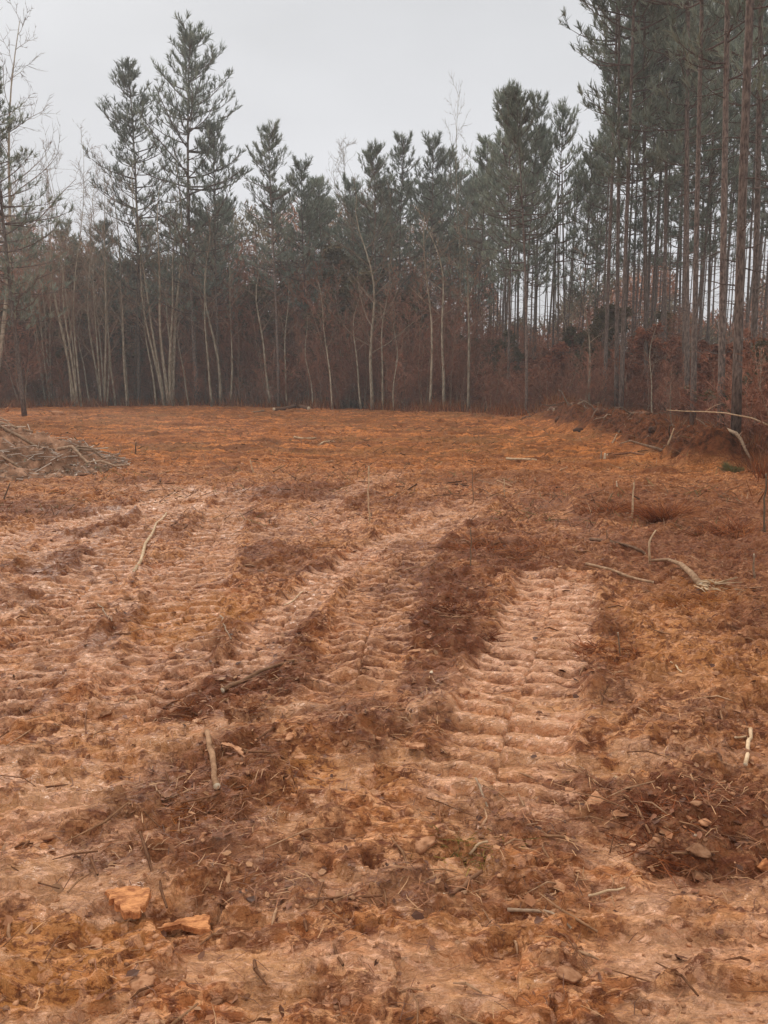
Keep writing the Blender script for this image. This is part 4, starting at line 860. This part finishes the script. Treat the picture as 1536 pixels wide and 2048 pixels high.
MOUND = plain('mulch', (.20, .11, .065), (.50, .31, .21), 6, bump=.03, tint=True)
brush_pile()

# ------------------------------------------------------------ roots, sods and sticks heaped on the spoil bank
def spoil():
    rst = np.random.RandomState(21); r = empty('root_heap', (float(BERM[2][0]), float(BERM[2][1]), h1(*BERM[2]))); o = np.array(r.location)
    tag(r, 'long heap of uprooted roots and sods along the wood edge on the right', 'root heap')
    L = np.linalg.norm(np.diff(BERM, axis=0), axis=1); cs = np.concatenate([[0], np.cumsum(L)])
    def pt(s, off):
        s = s * cs[-1]; i = min(int(np.searchsorted(cs, s, 'right')) - 1, len(L) - 1); t = (BERM[i + 1] - BERM[i]) / L[i]; p = BERM[i] + t * (s - cs[i]) + np.array([-t[1], t[0]]) * off; return np.array([p[0], p[1], h1(p[0], p[1])])
    for i in range(85):
        p = pt(rst.rand(), rst.randn() * .6); P = [p + [0, 0, -.04]]; d = nrm(rst.randn(3) * [1, 1, .5] + [0, 0, .35])
        for k in range(5): d = nrm(d + rst.randn(3) * .35 - [0, 0, .12]); P.append(P[-1] + d * rst.uniform(.08, .28))
        R0 = rst.uniform(.010, .045); B = Build(); B.addtube(np.array(P) - o, np.linspace(R0, R0 * .25, 6), 6, 0, 1, rst.uniform(.45, 1.1)); link('root', B.mesh('root', [M['stick'], M['cut']]), r)
    for i in range(26):
        p = pt(rst.rand(), rst.randn() * .5); IV, IF = ico(3); w = rst.uniform(.08, .24); V = IV * (1 + .75 * fbm(IV[:, 0] * 1.7 + i, IV[:, 1] * 1.7 + IV[:, 2], 3, i)[:, None]) * [w, w * .8, w * .6] + p + [0, 0, w * .05] - o
        link('sod', mesh('sod', V, [(IF, 0)], [SOD], True, np.full((len(V), 3), rst.uniform(.6, 1.2))), r)
    n = 3500; B = Build(); s = rst.rand(n); C = np.array([pt(a, b) for a, b in zip(s[:900], rst.randn(900) * .65)]); C = C[rst.randint(0, 900, n)] + rst.randn(n, 3) * [.06, .06, .02]
    d = rst.randn(n, 3) * [.7, .7, .3] + [0, 0, .5]; l = .08 + .25 * rst.rand(n, 1); sd_ = np.cross(d, rst.randn(n, 3)); sd_ /= np.linalg.norm(sd_, axis=1, keepdims=True); V = np.stack([C - sd_ * .008, C + sd_ * .008, C + d * l], 1).reshape(-1, 3) - o
    B.add(V, np.arange(n)[:, None] * 3 + [0, 1, 2], 0, np.repeat(np.array([(.7, .5, .4), (.35, .28, .24), (.25, .25, .16), (.6, .38, .25)])[rst.randint(0, 4, n)], 3, 0)); g = link('dead_grass', B.mesh('dead_grass', [M['grass']], False), r); g['kind'] = 'stuff'
SOD = plain('sod', (.07, .03, .017), (.20, .085, .04), 9, bump=.04, tint=True)
spoil()

# green grass tuft at the foot of the nearest pine, reddish mounds of straw
def tuft(name, label, px, py, rad, hgt, n, mat, cat, cols, group=None, flatn=.6):
    if name == 'straw_clump': n = int(n * .5); hgt *= .75
    rst = np.random.RandomState(px); x, y, z = at(px, py); sub = rst.randn(9, 2) * rad * [.5, .42]; p = sub[rst.randint(0, 9, n)] + rst.randn(n, 2) * rad * .3 * rst.rand(n, 1); zz = H(x + p[:, 0], y + p[:, 1]) - z; C = np.concatenate([p, (zz - .01)[:, None]], 1)
    d = np.concatenate([rst.randn(n, 2) * flatn + p / rad * .5, np.ones((n, 1))], 1); l = hgt * (.4 + .8 * rst.rand(n, 1)); s = np.cross(d, rst.randn(n, 3)); s /= np.linalg.norm(s, axis=1, keepdims=True); w = .0016 + .00025 * y
    m = C + d * l * .6; V = np.stack([C - s * w, C + s * w, m + s * w * .7, m - s * w * .7, C + d * l * [1, 1, .8] + rst.randn(n, 3) * l * .12], 1).reshape(-1, 3); b = np.arange(n)[:, None] * 5
    o = link(name, mesh(name, V, [(b + [0, 1, 2, 3], 0), (b + [3, 2, 4], 0)], [M[mat]], False, np.repeat(np.array(cols)[rst.randint(0, len(cols), n)] * (.7 + .5 * rst.rand(n, 1)), 5, 0))); o.location = (x, y, z); tag(o, label, cat, group)
tuft('grass_tuft', 'green grass tuft at the foot of the nearest pine', 1470, 940, .22, .12, 700, 'greengrass', 'grass tuft', [(1, 1, 1), (1.3, 1.1, .8)])
RW = [(.6, .42, .38), (.85, .58, .48), (.45, .3, .26), (1.1, .85, .65)]
SG = 'matted clumps of dead straw'
tuft('straw_clump', 'dark matted clump of straw beside the upright right stem', 1325, 1040, .15, .33, 1500, 'grass', 'straw clump', RW, SG, 1.1)
tuft('straw_clump', 'brown clump of straw left of the upright right stem', 1215, 1028, .2, .2, 800, 'grass', 'straw clump', RW, SG, 1.2)
tuft('straw_clump', 'wide fluffy clump of straw above the wide right track', 985, 1110, .42, .12, 1300, 'grass', 'straw clump', RW, SG, 1.5)
tuft('straw_clump', 'dark clump of straw between the middle and wide right tracks', 895, 1240, .40, .05, 1500, 'grass', 'straw clump', [(.35, .2, .16), (.5, .3, .22)], SG, 2.)
tuft('straw_clump', 'thin clump of straw by the dead stalk on the right', 1210, 1300, .26, .06, 1200, 'grass', 'straw clump', RW, SG, 1.6)
tuft('straw_clump', 'clump of straw around the frayed golden root', 1410, 1215, .40, .07, 1600, 'grass', 'straw clump', [(1.1, .9, .5), (.7, .5, .35)], SG, 1.6)
tuft('straw_clump', 'clump of straw in the dark leaf patch on the left', 450, 1405, .22, .035, 1400, 'grass', 'straw clump', [(.35, .2, .16), (.6, .4, .25)], SG, 2.2)
tuft('straw_clump', 'clump of straw around the brown clod in the right foreground', 1330, 1650, .22, .035, 1800, 'grass', 'straw clump', [(.35, .2, .16), (.8, .5, .35)], SG, 2.2)
tuft('straw_clump', 'clump of straw below the stick with the white end', 405, 1610, .16, .03, 900, 'grass', 'straw clump', [(.9, .65, .35), (.6, .4, .25)], SG, 2.2)
tuft('straw_clump', 'rough clump of straw on the far right above the dry stalk', 1450, 1075, .3, .22, 700, 'grass', 'straw clump', RW, SG, 1.2)
tuft('grass_tuft', 'olive-green tuft of grass in the middle foreground', 925, 1700, .13, .018, 350, 'greengrass', 'grass tuft', [(1.2, 1, .8), (2, 1.5, .9)], None, 2.5)
print('objects', len(bpy.data.objects))

# ------------------------------------------------------------ haze volume added to pale the crowns, in place of lens glare
def haze():
    lo, hi = (-420, -420, -3), (420, 420, 34); V = [(x, y, z) for z in (lo[2], hi[2]) for y in (lo[1], hi[1]) for x in (lo[0], hi[0])]
    m = bpy.data.materials.new('added_haze'); m.use_nodes = True; n = m.node_tree; n.nodes.clear(); o = n.nodes.new('ShaderNodeOutputMaterial'); v = n.nodes.new('ShaderNodeVolumePrincipled')
    v.inputs['Density'].default_value = HAZE; v.inputs['Color'].default_value = (.96, .95, .93, 1); n.links.new(v.outputs[0], o.inputs['Volume'])
    me = mesh('haze', V, [([(0, 2, 3, 1), (4, 5, 7, 6), (0, 1, 5, 4), (2, 6, 7, 3), (0, 4, 6, 2), (1, 3, 7, 5)], 0)], [m], False); tag(link('haze', me), 'thin haze added to lift the dark woods and pale the crowns', 'haze', None, 'stuff')
HAZE = .0020
haze()
